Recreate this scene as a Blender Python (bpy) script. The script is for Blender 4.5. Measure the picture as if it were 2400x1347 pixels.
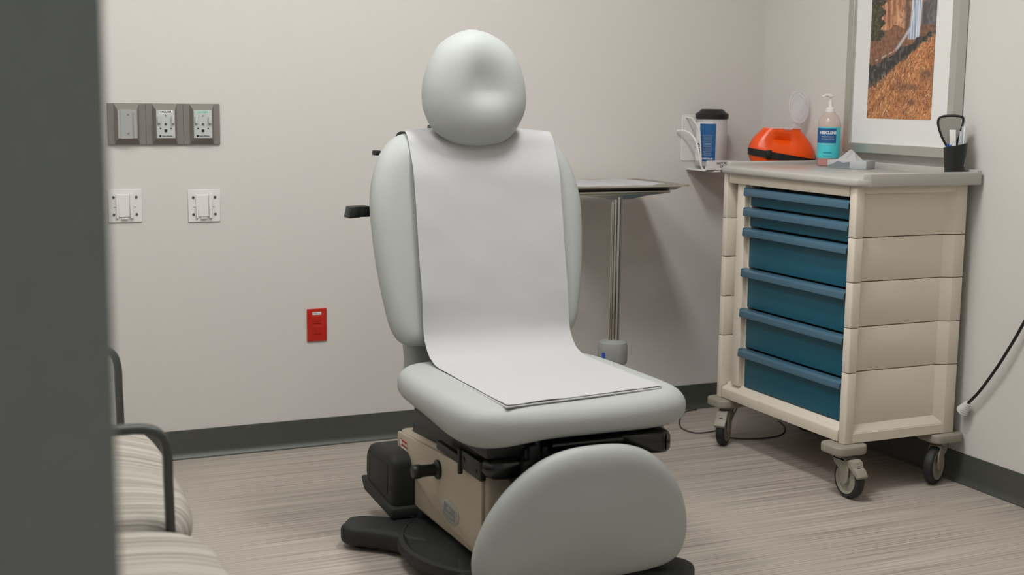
import bpy, bmesh, math, random
import numpy as np
from mathutils import Vector, Matrix, Euler
random.seed(7)
PI = math.pi
scene = bpy.context.scene
col = scene.collection
for o in list(bpy.data.objects):
    bpy.data.objects.remove(o)

# ------------------------------------------------------------------ camera
CAM_H = 1.25
yaw, pitch, roll = math.radians(24.0), math.radians(8.31), math.radians(0.68)
fwd = Vector((math.sin(yaw) * math.cos(pitch), math.cos(yaw) * math.cos(pitch), -math.sin(pitch)))
rgt = Vector((math.cos(yaw), -math.sin(yaw), 0))
upv = rgt.cross(fwd)
r2 = rgt * math.cos(roll) + upv * math.sin(roll)
u2 = upv * math.cos(roll) - rgt * math.sin(roll)
cam_d = bpy.data.cameras.new('camera')
cam_d.sensor_width = 36.0
cam_d.lens = 36.0 * 3100.0 / 2400.0
cam_d.clip_start = 0.05
cam_d.dof.use_dof = True
cam_d.dof.focus_distance = 4.1
cam_d.dof.aperture_fstop = 3.6
cam = bpy.data.objects.new('camera', cam_d)
col.objects.link(cam)
cam.matrix_world = Matrix(((r2.x, u2.x, -fwd.x, 0), (r2.y, u2.y, -fwd.y, 0), (r2.z, u2.z, -fwd.z, CAM_H), (0, 0, 0, 1)))
scene.camera = cam

# ------------------------------------------------------------------ world, exposure, light strengths
world = bpy.data.worlds.new('world')
scene.world = world
world.use_nodes = True
bg = world.node_tree.nodes['Background']
bg.inputs[0].default_value = (0.92, 0.95, 0.93, 1)
bg.inputs[1].default_value = 0.36
scene.view_settings.view_transform = 'Standard'
scene.view_settings.look = 'None'
scene.view_settings.gamma = 1.0
scene.view_settings.use_curve_mapping = False
scene.view_settings.exposure = -0.06
# ceiling luminaires: centre x, y, size x, size y, radiance
CEILING_Z = 2.75
LUMINAIRES = [(1.66, 2.98, 0.30, 0.58, 58.0), (0.45, 2.95, 0.58, 1.18, 13.5), (1.00, 1.75, 0.58, 0.58, 9.0)]  # last panel is an unseen fill lamp added to brighten the room
LAMP_COLOUR = (1.0, 0.99, 0.975)

# ------------------------------------------------------------------ materials
def lin(c):
    out = []
    for v in c:
        v /= 255.0
        out.append(v / 12.92 if v <= 0.04045 else ((v + 0.055) / 1.055) ** 2.4)
    return (out[0], out[1], out[2], 1.0)

def mat(name, rgb, rough=0.5, metal=0.0, spec=0.5, noise=0.0, nscale=200.0, bump=0.0, bscale=300.0, coat=0.0):
    m = bpy.data.materials.new(name)
    m.use_nodes = True
    nt = m.node_tree
    p = nt.nodes['Principled BSDF']
    c = lin(rgb)
    p.inputs['Base Color'].default_value = c
    p.inputs['Roughness'].default_value = rough
    p.inputs['Metallic'].default_value = metal
    p.inputs['Specular IOR Level'].default_value = spec
    p.inputs['Coat Weight'].default_value = coat
    tc = nt.nodes.new('ShaderNodeTexCoord')
    if noise > 0:
        n = nt.nodes.new('ShaderNodeTexNoise')
        n.inputs['Scale'].default_value = nscale
        n.inputs['Detail'].default_value = 3
        nt.links.new(tc.outputs['Object'], n.inputs['Vector'])
        r = nt.nodes.new('ShaderNodeValToRGB')
        r.color_ramp.elements[0].position = 0.3
        r.color_ramp.elements[1].position = 0.7
        r.color_ramp.elements[0].color = tuple(v * (1 - noise) for v in c[:3]) + (1,)
        r.color_ramp.elements[1].color = tuple(min(1, v * (1 + noise)) for v in c[:3]) + (1,)
        nt.links.new(n.outputs['Fac'], r.inputs['Fac'])
        nt.links.new(r.outputs['Color'], p.inputs['Base Color'])
    if bump > 0:
        n2 = nt.nodes.new('ShaderNodeTexNoise')
        n2.inputs['Scale'].default_value = bscale
        n2.inputs['Detail'].default_value = 4
        nt.links.new(tc.outputs['Object'], n2.inputs['Vector'])
        b = nt.nodes.new('ShaderNodeBump')
        b.inputs['Strength'].default_value = bump
        b.inputs['Distance'].default_value = 0.002
        nt.links.new(n2.outputs['Fac'], b.inputs['Height'])
        nt.links.new(b.outputs['Normal'], p.inputs['Normal'])
    return m

def mat_mix(name, rgb, transp=0.5, rough=0.3, translucent=0.0):
    """see-through plastic: diffuse/translucent body mixed with clear transparency and a gloss"""
    m = bpy.data.materials.new(name)
    m.use_nodes = True
    nt = m.node_tree
    nt.nodes.remove(nt.nodes['Principled BSDF'])
    out = nt.nodes['Material Output']
    c = lin(rgb)
    d = nt.nodes.new('ShaderNodeBsdfDiffuse'); d.inputs[0].default_value = c
    t = nt.nodes.new('ShaderNodeBsdfTranslucent'); t.inputs[0].default_value = c
    m1 = nt.nodes.new('ShaderNodeMixShader'); m1.inputs[0].default_value = translucent
    nt.links.new(d.outputs[0], m1.inputs[1]); nt.links.new(t.outputs[0], m1.inputs[2])
    tr = nt.nodes.new('ShaderNodeBsdfTransparent')
    m2 = nt.nodes.new('ShaderNodeMixShader'); m2.inputs[0].default_value = transp
    nt.links.new(m1.outputs[0], m2.inputs[1]); nt.links.new(tr.outputs[0], m2.inputs[2])
    g = nt.nodes.new('ShaderNodeBsdfGlossy'); g.inputs['Roughness'].default_value = rough
    lw = nt.nodes.new('ShaderNodeFresnel'); lw.inputs[0].default_value = 1.45
    ge = nt.nodes.new('ShaderNodeNewGeometry')
    fm = nt.nodes.new('ShaderNodeMath'); fm.operation = 'SUBTRACT'; fm.use_clamp = True
    nt.links.new(lw.outputs[0], fm.inputs[0]); nt.links.new(ge.outputs['Backfacing'], fm.inputs[1])
    m3 = nt.nodes.new('ShaderNodeMixShader')
    nt.links.new(fm.outputs[0], m3.inputs[0])
    nt.links.new(m2.outputs[0], m3.inputs[1]); nt.links.new(g.outputs[0], m3.inputs[2])
    nt.links.new(m3.outputs[0], out.inputs['Surface'])
    return m

def mat_streak(name, ca, cb, cc, sx, sy, sz, rough=0.5, bump=0.0, contrast=(0.35, 0.65), spec=0.4):
    """fine streaks: a noise stretched by the mapping scale, three tones"""
    m = bpy.data.materials.new(name)
    m.use_nodes = True
    nt = m.node_tree
    p = nt.nodes['Principled BSDF']
    p.inputs['Roughness'].default_value = rough
    p.inputs['Specular IOR Level'].default_value = spec
    tc = nt.nodes.new('ShaderNodeTexCoord')
    mp = nt.nodes.new('ShaderNodeMapping')
    mp.inputs['Scale'].default_value = (sx, sy, sz)
    nt.links.new(tc.outputs['Object'], mp.inputs['Vector'])
    n = nt.nodes.new('ShaderNodeTexNoise')
    n.inputs['Scale'].default_value = 1.0
    n.inputs['Detail'].default_value = 5
    n.inputs['Roughness'].default_value = 0.65
    nt.links.new(mp.outputs[0], n.inputs['Vector'])
    r = nt.nodes.new('ShaderNodeValToRGB')
    e = r.color_ramp.elements
    e[0].position = contrast[0]; e[0].color = lin(ca)
    e[1].position = contrast[1]; e[1].color = lin(cc)
    k = e.new((contrast[0] + contrast[1]) / 2); k.color = lin(cb)
    nt.links.new(n.outputs['Fac'], r.inputs['Fac'])
    nt.links.new(r.outputs['Color'], p.inputs['Base Color'])
    if bump:
        b = nt.nodes.new('ShaderNodeBump')
        b.inputs['Strength'].default_value = bump
        b.inputs['Distance'].default_value = 0.002
        nt.links.new(n.outputs['Fac'], b.inputs['Height'])
        nt.links.new(b.outputs['Normal'], p.inputs['Normal'])
    return m

def mat_emit(name, rgb, strength):
    m = bpy.data.materials.new(name)
    m.use_nodes = True
    nt = m.node_tree
    nt.nodes.remove(nt.nodes['Principled BSDF'])
    e = nt.nodes.new('ShaderNodeEmission')
    e.inputs[0].default_value = (rgb[0], rgb[1], rgb[2], 1)
    e.inputs[1].default_value = strength
    nt.links.new(e.outputs[0], nt.nodes['Material Output'].inputs['Surface'])
    return m

M = {}
M['wall'] = mat('wall_covering', (210, 207, 202), 0.85, spec=0.2, noise=0.03, nscale=420, bump=0.25, bscale=600)
M['wall2'] = M['wall']
M['ceiling'] = mat('ceiling_tile', (214, 212, 206), 0.95, noise=0.04, nscale=90)
M['floor'] = mat_streak('floor_vinyl', (108, 99, 92), (170, 161, 151), (202, 193, 183), 1.4, 190, 190, rough=0.48, bump=0.05, contrast=(0.28, 0.72), spec=0.35)
M['base'] = mat('baseboard_rubber', (72, 74, 68), 0.42, spec=0.5, noise=0.05, nscale=300)
M['jamb'] = mat('grey_door_paint', (138, 140, 134), 0.6, noise=0.03, nscale=60)
M['vinyl'] = mat('grey_vinyl', (168, 172, 169), 0.5, spec=0.28, bump=0.12, bscale=900)
M['paper'] = mat('exam_paper', (181, 181, 182), 0.9, spec=0.15, bump=0.10, bscale=60)
M['black'] = mat('black_plastic', (20, 22, 22), 0.45, bump=0.1, bscale=1200)
M['blackgloss'] = mat('black_gloss', (9, 10, 11), 0.16, spec=0.6)
M['blacktex'] = mat('black_textured_plastic', (29, 31, 31), 0.6, bump=0.3, bscale=1500)
M['putty'] = mat('putty_plastic', (182, 171, 152), 0.5, bump=0.08, bscale=900)
M['putty2'] = mat('putty_plastic_light', (184, 166, 140), 0.5)
M['chrome'] = mat('chrome', (200, 196, 188), 0.16, metal=1.0)
M['steel'] = mat('stainless_steel', (186, 182, 172), 0.28, metal=1.0)
M['silver'] = mat('brushed_silver', (196, 196, 188), 0.32, metal=0.75)
M['greyhub'] = mat('grey_enamel', (150, 152, 150), 0.5, bump=0.15, bscale=700)
M['cart'] = mat('cart_plastic', (217, 208, 193), 0.5, bump=0.12, bscale=1100)
M['slab'] = mat('cart_top_plastic', (178, 174, 168), 0.30, bump=0.06, bscale=900)
M['castergrey'] = mat('caster_plastic', (146, 140, 128), 0.5)
M['screw'] = mat('screw_metal', (112, 112, 110), 0.35, metal=0.9)
M['rubber'] = mat('tyre_rubber', (32, 33, 33), 0.6)
M['blue'] = mat('drawer_blue', (8, 88, 110), 0.42, bump=0.08, bscale=1000)
M['bluehandle'] = mat('drawer_handle_blue', (66, 100, 120), 0.35)
M['red'] = mat('red_plate', (180, 36, 20), 0.4)
M['darkred'] = mat('dark_red', (140, 26, 20), 0.5)
M['white'] = mat('white_plastic', (224, 222, 218), 0.4)
M['whitecard'] = mat('white_card', (228, 228, 226), 0.8)
M['gasgrey'] = mat('gas_panel_grey', (124, 119, 112), 0.6, noise=0.08, nscale=900)
M['gaslight'] = mat('gas_plate_grey', (188, 192, 190), 0.4)
M['alu'] = mat('aluminium', (196, 197, 195), 0.3, metal=0.6)
M['ink'] = mat('black_ink', (24, 26, 30), 0.6)
M['green'] = mat('green_ink', (60, 150, 120), 0.6)
M['lightgreen'] = mat('pale_green_label', (190, 222, 208), 0.6)
M['orange'] = mat('orange_plastic', (236, 80, 10), 0.28, spec=0.5)
M['yellow'] = mat('yellow_label', (228, 186, 40), 0.6)
M['teal'] = mat('teal_label', (70, 196, 206), 0.5)
M['navy'] = mat('navy_label', (16, 84, 140), 0.5)
M['pink'] = mat_mix('pink_translucent_bottle', (232, 214, 206), 0.45, 0.25, 0.35)
M['pinkliquid'] = mat('pink_liquid', (206, 96, 100), 0.35)
M['clearlid'] = mat_mix('clear_plastic_lid', (236, 234, 238), 0.62, 0.2, 0.3)
M['canister'] = mat_mix('frosted_canister', (226, 222, 222), 0.22, 0.35, 0.3)
M['glass'] = mat_mix('picture_glass', (255, 255, 255), 1.0, 0.02)
M['mirror'] = mat('mirror_glass', (160, 158, 148), 0.25, metal=0.35)
M['wrap'] = mat_mix('clear_wrapper', (228, 232, 236), 0.35, 0.15, 0.3)
M['bluecap'] = mat('blue_cap', (20, 80, 190), 0.35)
M['cord'] = mat('black_cord', (22, 23, 24), 0.4)
M['greycord'] = mat('grey_cord', (66, 60, 54), 0.5)
M['armmetal'] = mat('dark_frame_metal', (62, 64, 62), 0.42, spec=0.5)
M['stripe'] = mat_streak('striped_upholstery', (88, 82, 73), (160, 154, 144), (196, 192, 184), 1.2, 230, 1.2, rough=0.85, bump=0.1, contrast=(0.33, 0.66), spec=0.2)
M['boxgrey'] = mat('carton_grey', (178, 182, 184), 0.5)
M['boxpattern'] = mat('carton_dark_pattern', (120, 128, 132), 0.5)

# ------------------------------------------------------------------ mesh helpers
class MB:
    def __init__(s):
        s.bm = bmesh.new()
    def _merge(s, t):
        me = bpy.data.meshes.new('tmp')
        t.to_mesh(me); t.free()
        s.bm.from_mesh(me)
        bpy.data.meshes.remove(me)
    def box(s, c, size, bevel=0.0, seg=2, rot=None, taper=None):
        t = bmesh.new()
        bmesh.ops.create_cube(t, size=1.0)
        for v in t.verts:
            v.co = Vector((v.co.x * size[0], v.co.y * size[1], v.co.z * size[2]))
            if taper and v.co.z < 0:
                v.co.x *= taper; v.co.y *= taper
        if bevel > 0:
            bmesh.ops.bevel(t, geom=t.edges[:], offset=bevel, segments=seg, profile=0.5, affect='EDGES')
        R = rot.to_matrix().to_4x4() if rot is not None else Matrix.Identity(4)
        t.transform(Matrix.Translation(c) @ R)
        s._merge(t)
        return s
    def span(s, a, b, bevel=0.0, seg=2):
        c = [(a[i] + b[i]) / 2 for i in range(3)]
        return s.box(c, [abs(b[i] - a[i]) for i in range(3)], bevel, seg)
    def prism(s, pts, a, b, axis='z', bevel=0.0, seg=2, mtx=None):
        """polygon pts in the plane normal to axis, swept from a to b"""
        t = bmesh.new()
        def P(p, h):
            if axis == 'z': return (p[0], p[1], h)
            if axis == 'x': return (h, p[0], p[1])
            return (p[0], h, p[1])
        lo = [t.verts.new(P(p, a)) for p in pts]
        hi = [t.verts.new(P(p, b)) for p in pts]
        t.faces.new(lo[::-1]); t.faces.new(hi)
        n = len(pts)
        for i in range(n):
            t.faces.new((lo[i], lo[(i + 1) % n], hi[(i + 1) % n], hi[i]))
        bmesh.ops.recalc_face_normals(t, faces=t.faces[:])
        if bevel > 0:
            es = [e for e in t.edges if e.calc_face_angle(0) > 0.35]
            bmesh.ops.bevel(t, geom=es, offset=bevel, segments=seg, profile=0.5, affect='EDGES')
        if mtx is not None: t.transform(mtx)
        s._merge(t)
        return s
    def tube(s, pts, r, seg=10, flat=None, caps=True, up=None):
        """tube along pts; r number or list; flat=(a,b) gives an oval section a wide, b high"""
        t = bmesh.new()
        P = [Vector(p) for p in pts]
        n = len(P)
        rings = []
        ref = Vector(up) if up else None
        prev = None
        for i in range(n):
            d = (P[min(i + 1, n - 1)] - P[max(i - 1, 0)]).normalized()
            if ref is not None: base = ref
            elif prev is not None: base = prev
            else: base = Vector((0, 0, 1)) if abs(d.z) < 0.9 else Vector((1, 0, 0))
            a = (base - d * base.dot(d))
            if a.length < 1e-6: a = d.orthogonal()
            a.normalize()
            prev = a
            b = d.cross(a)
            rr = r[i] if isinstance(r, (list, tuple)) else r
            fa, fb = (flat if flat else (1, 1))
            ring = []
            for k in range(seg):
                q = 2 * PI * k / seg
                if flat:
                    cx, sx_ = math.cos(q), math.sin(q)
                    ex = 0.5
                    ca = math.copysign(abs(cx) ** ex, cx); sa = math.copysign(abs(sx_) ** ex, sx_)
                else:
                    ca, sa = math.cos(q), math.sin(q)
                ring.append(t.verts.new(P[i] + a * (ca * rr * fa) + b * (sa * rr * fb)))
            rings.append(ring)
        for i in range(n - 1):
            for k in range(seg):
                t.faces.new((rings[i][k], rings[i][(k + 1) % seg], rings[i + 1][(k + 1) % seg], rings[i + 1][k]))
        if caps:
            t.faces.new(rings[0][::-1]); t.faces.new(rings[-1])
        bmesh.ops.recalc_face_normals(t, faces=t.faces[:])
        s._merge(t)
        return s
    def cyl(s, p0, p1, r0, r1=None, seg=24):
        return s.tube([p0, p1], [r0, r0 if r1 is None else r1], seg)
    def lathe(s, prof, c=(0, 0, 0), seg=32, mtx=None, sx=1.0, sy=1.0, a0=0.0, a1=None):
        """profile of (r, z) about the z axis; mtx places it"""
        t = bmesh.new()
        full = a1 is None
        ns = seg if full else seg + 1
        rings = []
        for r, z in prof:
            ring = []
            for k in range(ns):
                q = 2 * PI * k / seg if full else a0 + (a1 - a0) * k / seg
                ring.append(t.verts.new((r * math.cos(q) * sx, r * math.sin(q) * sy, z)))
            rings.append(ring)
        for i in range(len(prof) - 1):
            for k in range(seg if full else ns - 1):
                f = (rings[i][k], rings[i][(k + 1) % ns], rings[i + 1][(k + 1) % ns], rings[i + 1][k])
                t.faces.new(f)
        if full and tuple(prof[0]) != tuple(prof[-1]):
            if prof[0][0] > 1e-5: t.faces.new(rings[0][::-1])
            if prof[-1][0] > 1e-5: t.faces.new(rings[-1])
        bmesh.ops.remove_doubles(t, verts=t.verts[:], dist=1e-6)
        bmesh.ops.recalc_face_normals(t, faces=t.faces[:])
        m = Matrix.Translation(c) @ (mtx if mtx is not None else Matrix.Identity(4))
        t.transform(m)
        s._merge(t)
        return s
    def pad(s, outline, hf, hb, er, fn, crown=0.0, inner=10, edge=7, centre=None):
        """cushion: outline in (u,v); hf/hb half thickness front/back; er edge radius; fn maps (u,v,w) to xyz"""
        t = bmesh.new()
        n = len(outline)
        if centre is None:
            cu = sum(p[0] for p in outline) / n; cv = sum(p[1] for p in outline) / n
        else: cu, cv = centre
        def ring(d, s0, w):
            out = []
            for p in outline:
                du, dv = p[0] - cu, p[1] - cv
                R = math.hypot(du, dv)
                k = (1 - d / R) * s0
                ww = w(k) if callable(w) else w
                out.append(t.verts.new(fn(cu + du * k, cv + dv * k, ww)))
            return out
        rings = []
        for side, h in ((1, hf), (-1, hb)):
            rs = []
            for i in range(1, inner + 1):
                q = i / inner
                rs.append(ring(er, q, (lambda k, q=q: side * (h + crown * (1 - q * q) * (1 if side > 0 else 0)))))
            for j in range(1, edge + 1):
                th = j / edge * PI / 2
                if j == edge and side < 0: break
                rs.append(ring(er * (1 - math.sin(th)), 1.0, side * h * math.cos(th)))
            rings.append(rs)
        seq = rings[0] + rings[1][::-1]
        cf = t.verts.new(fn(cu, cv, hf + crown)); cb = t.verts.new(fn(cu, cv, -hb))
        for i in range(len(seq) - 1):
            for k in range(n):
                t.faces.new((seq[i][k], seq[i][(k + 1) % n], seq[i + 1][(k + 1) % n], seq[i + 1][k]))
        for k in range(n):
            t.faces.new((cf, seq[0][(k + 1) % n], seq[0][k]))
            t.faces.new((cb, seq[-1][k], seq[-1][(k + 1) % n]))
        bmesh.ops.recalc_face_normals(t, faces=t.faces[:])
        s._merge(t)
        return s
    def sheet(s, grid, thick):
        """grid[i][j] of points; a thin solid sheet offset along its normals"""
        t = bmesh.new()
        V = [[t.verts.new(p) for p in row] for row in grid]
        for i in range(len(V) - 1):
            for j in range(len(V[0]) - 1):
                t.faces.new((V[i][j], V[i][j + 1], V[i + 1][j + 1], V[i + 1][j]))
        bmesh.ops.recalc_face_normals(t, faces=t.faces[:])
        bmesh.ops.solidify(t, geom=t.faces[:], thickness=thick)
        s._merge(t)
        return s
    def build(s, name, m, parent=None, angle=38.0, loc=None):
        me = bpy.data.meshes.new(name)
        s.bm.to_mesh(me); s.bm.free()
        me.materials.append(M[m] if isinstance(m, str) else m)
        for p in me.polygons: p.use_smooth = True
        me.set_sharp_from_angle(angle=math.radians(angle))
        o = bpy.data.objects.new(name, me)
        col.objects.link(o)
        if parent is not None: o.parent = parent
        if loc is not None: o.location = loc
        return o

def tag(o, label=None, cat=None, group=None, kind=None):
    if label: o['label'] = label
    if cat: o['category'] = cat
    if group: o['group'] = group
    if kind: o['kind'] = kind
    return o

def empty(name, loc, label, cat, rz=0.0, group=None):
    o = bpy.data.objects.new(name, None)
    col.objects.link(o)
    o.location = loc
    o.rotation_euler = (0, 0, rz)
    o.empty_display_size = 0.05
    return tag(o, label, cat, group)

def shift(mb, off):
    mb.bm.transform(Matrix.Translation((-off[0], -off[1], -off[2])))
    return mb

def text(name, body, size, m, parent, mtx, depth=0.0004, align='CENTER', bold=0.0, sx=1.0):
    cu = bpy.data.curves.new('lettering', 'FONT')
    cu.body = body; cu.size = size; cu.extrude = depth
    cu.align_x = align; cu.align_y = 'CENTER'
    cu.offset = bold
    cu.space_line = 0.95
    ob = bpy.data.objects.new('lettering', cu)
    col.objects.link(ob)
    dg = bpy.context.evaluated_depsgraph_get()
    me = bpy.data.meshes.new_from_object(ob.evaluated_get(dg))
    bpy.data.objects.remove(ob)
    me.name = name
    me.transform(mtx @ Matrix.Diagonal((sx, 1, 1, 1)))
    me.materials.clear(); me.materials.append(M[m])
    o = bpy.data.objects.new(name, me)
    col.objects.link(o)
    o.parent = parent
    return o

def frame_mtx(origin, xdir, ydir):
    x = Vector(xdir).normalized(); y = Vector(ydir).normalized(); z = x.cross(y)
    return Matrix(((x.x, y.x, z.x, origin[0]), (x.y, y.y, z.y, origin[1]), (x.z, y.z, z.z, origin[2]), (0, 0, 0, 1)))

def smooth_closed(pts, per=6):
    """Catmull-Rom through a closed outline"""
    out = []
    n = len(pts)
    for i in range(n):
        p0, p1, p2, p3 = pts[i - 1], pts[i], pts[(i + 1) % n], pts[(i + 2) % n]
        for k in range(per):
            t = k / per
            q = []
            for a in range(len(p1)):
                q.append(0.5 * (2 * p1[a] + (p2[a] - p0[a]) * t + (2 * p0[a] - 5 * p1[a] + 4 * p2[a] - p3[a]) * t * t + (3 * p1[a] - p0[a] - 3 * p2[a] + p3[a]) * t ** 3))
            out.append(tuple(q))
    return out

def smooth_open(pts, per=6):
    out = []
    n = len(pts)
    for i in range(n - 1):
        p0 = pts[max(i - 1, 0)]; p1 = pts[i]; p2 = pts[i + 1]; p3 = pts[min(i + 2, n - 1)]
        for k in range(per):
            t = k / per
            out.append(tuple(0.5 * (2 * p1[a] + (p2[a] - p0[a]) * t + (2 * p0[a] - 5 * p1[a] + 4 * p2[a] - p3[a]) * t * t + (3 * p1[a] - p0[a] - 3 * p2[a] + p3[a]) * t ** 3) for a in range(len(p1))))
    out.append(tuple(pts[-1]))
    return out

def rrect(x0, x1, y0, y1, r, seg=5):
    out = []
    for cx, cy, a in ((x1 - r, y1 - r, 0), (x0 + r, y1 - r, 90), (x0 + r, y0 + r, 180), (x1 - r, y0 + r, 270)):
        for k in range(seg + 1):
            q = math.radians(a + 90 * k / seg)
            out.append((cx + r * math.cos(q), cy + r * math.sin(q)))
    return out

# ------------------------------------------------------------------ the setting
D = 4.483      # back wall
RW = 3.085     # right wall
LW = -0.22     # left wall
FW = 1.02      # room face of the front wall (the camera looks in through its doorway)

def structure(name, mb, m, **k):
    o = mb.build(name, m, **k)
    o['kind'] = 'structure'
    return o

structure('floor', MB().span((-2.2, -2.2, -0.06), (RW + 0.1, D + 0.1, 0.0)), 'floor')
structure('ceiling', MB().span((LW - 0.1, FW - 0.12, CEILING_Z), (RW + 0.1, D + 0.1, CEILING_Z + 0.06)), 'ceiling')
structure('wall_back', MB().span((LW - 0.1, D, 0), (RW + 0.1, D + 0.1, CEILING_Z)), 'wall')
structure('wall_right', MB().span((RW, FW - 0.12, 0), (RW + 0.1, D, CEILING_Z)), 'wall')
structure('wall_left', MB().span((LW - 0.1, FW - 0.12, 0), (LW, D, CEILING_Z)), 'wall')
wf = MB()
wf.span((LW, FW - 0.12, 0), (-0.02, FW, CEILING_Z))
wf.span((1.30, FW - 0.12, 0), (RW, FW, CEILING_Z))
wf.span((-0.02, FW - 0.12, 2.15), (1.30, FW, CEILING_Z))
structure('wall_front', wf, 'wall')
tr = MB()
tr.span((-0.02, FW - 0.13, 0), (0.1095, FW + 0.01, 2.10), 0.003)
tr.span((1.20, FW - 0.13, 0), (1.30, FW + 0.01, 2.10), 0.003)
tr.span((-0.02, FW - 0.13, 2.10), (1.30, FW + 0.01, 2.15), 0.003)
structure('trim_1', tr, 'jamb')

def base_profile():
    return [(0, 0.0985), (-0.004, 0.0985), (-0.0055, 0.09), (-0.006, 0.024), (-0.009, 0.014), (-0.016, 0.006), (-0.019, 0.002), (-0.019, 0), (0, 0)]
bp = base_profile()
structure('baseboard_back', MB().prism([(D + p[0], p[1]) for p in bp], LW, RW, 'x'), 'base')
structure('baseboard_right', MB().prism([(RW + p[0], p[1]) for p in bp], FW, D, 'y'), 'base')
structure('baseboard_left', MB().prism([(LW - p[0], p[1]) for p in bp], FW, D, 'y'), 'base')

M['diffuser'] = None
for i, (lx, ly, sx, sy, w) in enumerate(LUMINAIRES):
    t = empty('ceiling_light', (lx, ly, CEILING_Z), ['small oblong ceiling light panel above the examination chair', 'long ceiling light panel above the waiting bench', 'added square fill light panel near the front wall, out of view'][i], 'light')
    fr = MB()
    for a, b in (((-sx / 2 - 0.03, -sy / 2 - 0.03, -0.02), (sx / 2 + 0.03, -sy / 2, 0)), ((-sx / 2 - 0.03, sy / 2, -0.02), (sx / 2 + 0.03, sy / 2 + 0.03, 0)),
                 ((-sx / 2 - 0.03, -sy / 2, -0.02), (-sx / 2, sy / 2, 0)), ((sx / 2, -sy / 2, -0.02), (sx / 2 + 0.03, sy / 2, 0))):
        fr.span(a, b)
    fr.build('frame', 'white', t)
    em = mat_emit('light_diffuser', LAMP_COLOUR, w)
    MB().span((-sx / 2, -sy / 2, -0.015), (sx / 2, sy / 2, -0.003)).build('diffuser', em, t)

# ------------------------------------------------------------------ examination chair (faces -Y)
CX = 1.433
OFF = (CX, 3.15, 0)
chair = empty('examination_chair', OFF, 'grey vinyl powered examination chair with rounded headrest, draped in white paper', 'examination chair')
def cpart(mb, name, m, parent=None, angle=38.0):
    return shift(mb, OFF).build(name, m, parent or chair, angle)

def mirror(pts):
    return pts + [(-p[0], p[1]) for p in pts[::-1] if abs(p[0]) > 1e-6]

# seat cushion
seat_o = mirror([(0, 2.733), (0.15, 2.737), (0.245, 2.757), (0.298, 2.80), (0.315, 2.89), (0.317, 3.05), (0.313, 3.2), (0.292, 3.315), (0.23, 3.375), (0.1, 3.392), (0, 3.394)])
seat_o = smooth_closed(seat_o, 4)
def f_seat(u, v, w):
    if w < 0:
        c_ = min(1.0, max(0.0, (abs(u) - 0.08) / 0.18)); d_ = min(1.0, max(0.0, (3.12 - v) / 0.2))
        w *= 1 + 0.45 * (1.0 if u < 0 else 0.10) * c_ * c_ * (3 - 2 * c_) * d_
    return (CX + u, v, 0.475 + w + 0.006 * (abs(u) / 0.32) ** 2 * (1 if w > 0 else 0))
cpart(MB().pad(seat_o, 0.044, 0.038, 0.046, f_seat, crown=0.003, centre=(0, 3.07)), 'seat', 'vinyl', angle=80)

# backrest
back_o = mirror([(0, 1.143), (0.12, 1.142), (0.215, 1.134), (0.266, 1.100), (0.299, 1.045), (0.319, 0.965), (0.320, 0.87), (0.311, 0.76), (0.296, 0.665), (0.278, 0.597), (0.238, 0.563), (0.12, 0.556), (0, 0.556)])
back_o = smooth_closed(back_o, 4)
def backY(z): return 3.412 + (z - 0.59) * 0.20
def f_back(u, v, w):
    return (CX + u, backY(v) - w * 0.98 - 0.022 * (abs(u) / 0.32) ** 2, v - w * 0.2)
cpart(MB().pad(back_o, 0.044, 0.042, 0.065, f_back, crown=0.009, inner=12, edge=8, centre=(0, 0.85)), 'backrest', 'vinyl', angle=80)
lb_o = smooth_closed(mirror([(0, 0.62), (0.15, 0.62), (0.215, 0.61), (0.230, 0.57), (0.228, 0.51), (0.232, 0.455), (0.215, 0.44), (0.1, 0.438), (0, 0.438)]), 4)
def f_lb(u, v, w): return (CX + u, 3.44 - w + (v - 0.5) * 0.1, v)
cpart(MB().pad(lb_o, 0.03, 0.03, 0.03, f_lb), 'lower_back_panel', 'vinyl', angle=80)

# headrest
hp = [(1.413, 1.427), (1.335, 1.394), (1.295, 1.341), (1.275, 1.283), (1.271, 1.24), (1.277, 1.199), (1.304, 1.149), (1.362, 1.114), (1.439, 1.105), (1.517, 1.119), (1.563, 1.167), (1.583, 1.225), (1.575, 1.299), (1.547, 1.364), (1.49, 1.410)]
head_o = smooth_closed([(p[0] - 1.430, p[1]) for p in hp], 4)
def f_head(u, v, w):
    z0 = v - 1.266
    dip = 0.0
    if w > 0:
        zc = z0 - 0.002
        dip = 0.021 * math.exp(-((u - 0.016) / 0.060) ** 2 - (zc / (0.085 if zc > 0 else 0.040)) ** 2)
        dip += 0.004 * math.exp(-((u + 0.016) / 0.016) ** 2 - ((z0 - 0.03) / 0.05) ** 2)
    ww = w - dip
    return (1.427 + u, 3.475 + z0 * 0.03 - ww, v - ww * 0.07)
mbh = MB()
t = bmesh.new()
ns = 26
n = len(head_o)
cu, cv = 0.0, 1.262
rings = []
for side, h in ((1, 0.066), (-1, 0.050)):
    rs = []
    for i in range(1, ns + 1):
        th = (i / ns) * PI / 2
        s = math.sin(th)
        w = h * (max(0, 1 - s ** 3.4)) ** 0.55
        if side < 0 and i == ns: break
        rs.append([t.verts.new(f_head(cu + (p[0] - cu) * s, cv + (p[1] - cv) * s, side * w)) for p in head_o])
    rings.append(rs)
seq = rings[0] + rings[1][::-1]
cf = t.verts.new(f_head(cu, cv, 0.066)); cb = t.verts.new(f_head(cu, cv, -0.050))
for i in range(len(seq) - 1):
    for k in range(n):
        t.faces.new((seq[i][k], seq[i][(k + 1) % n], seq[i + 1][(k + 1) % n], seq[i + 1][k]))
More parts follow.
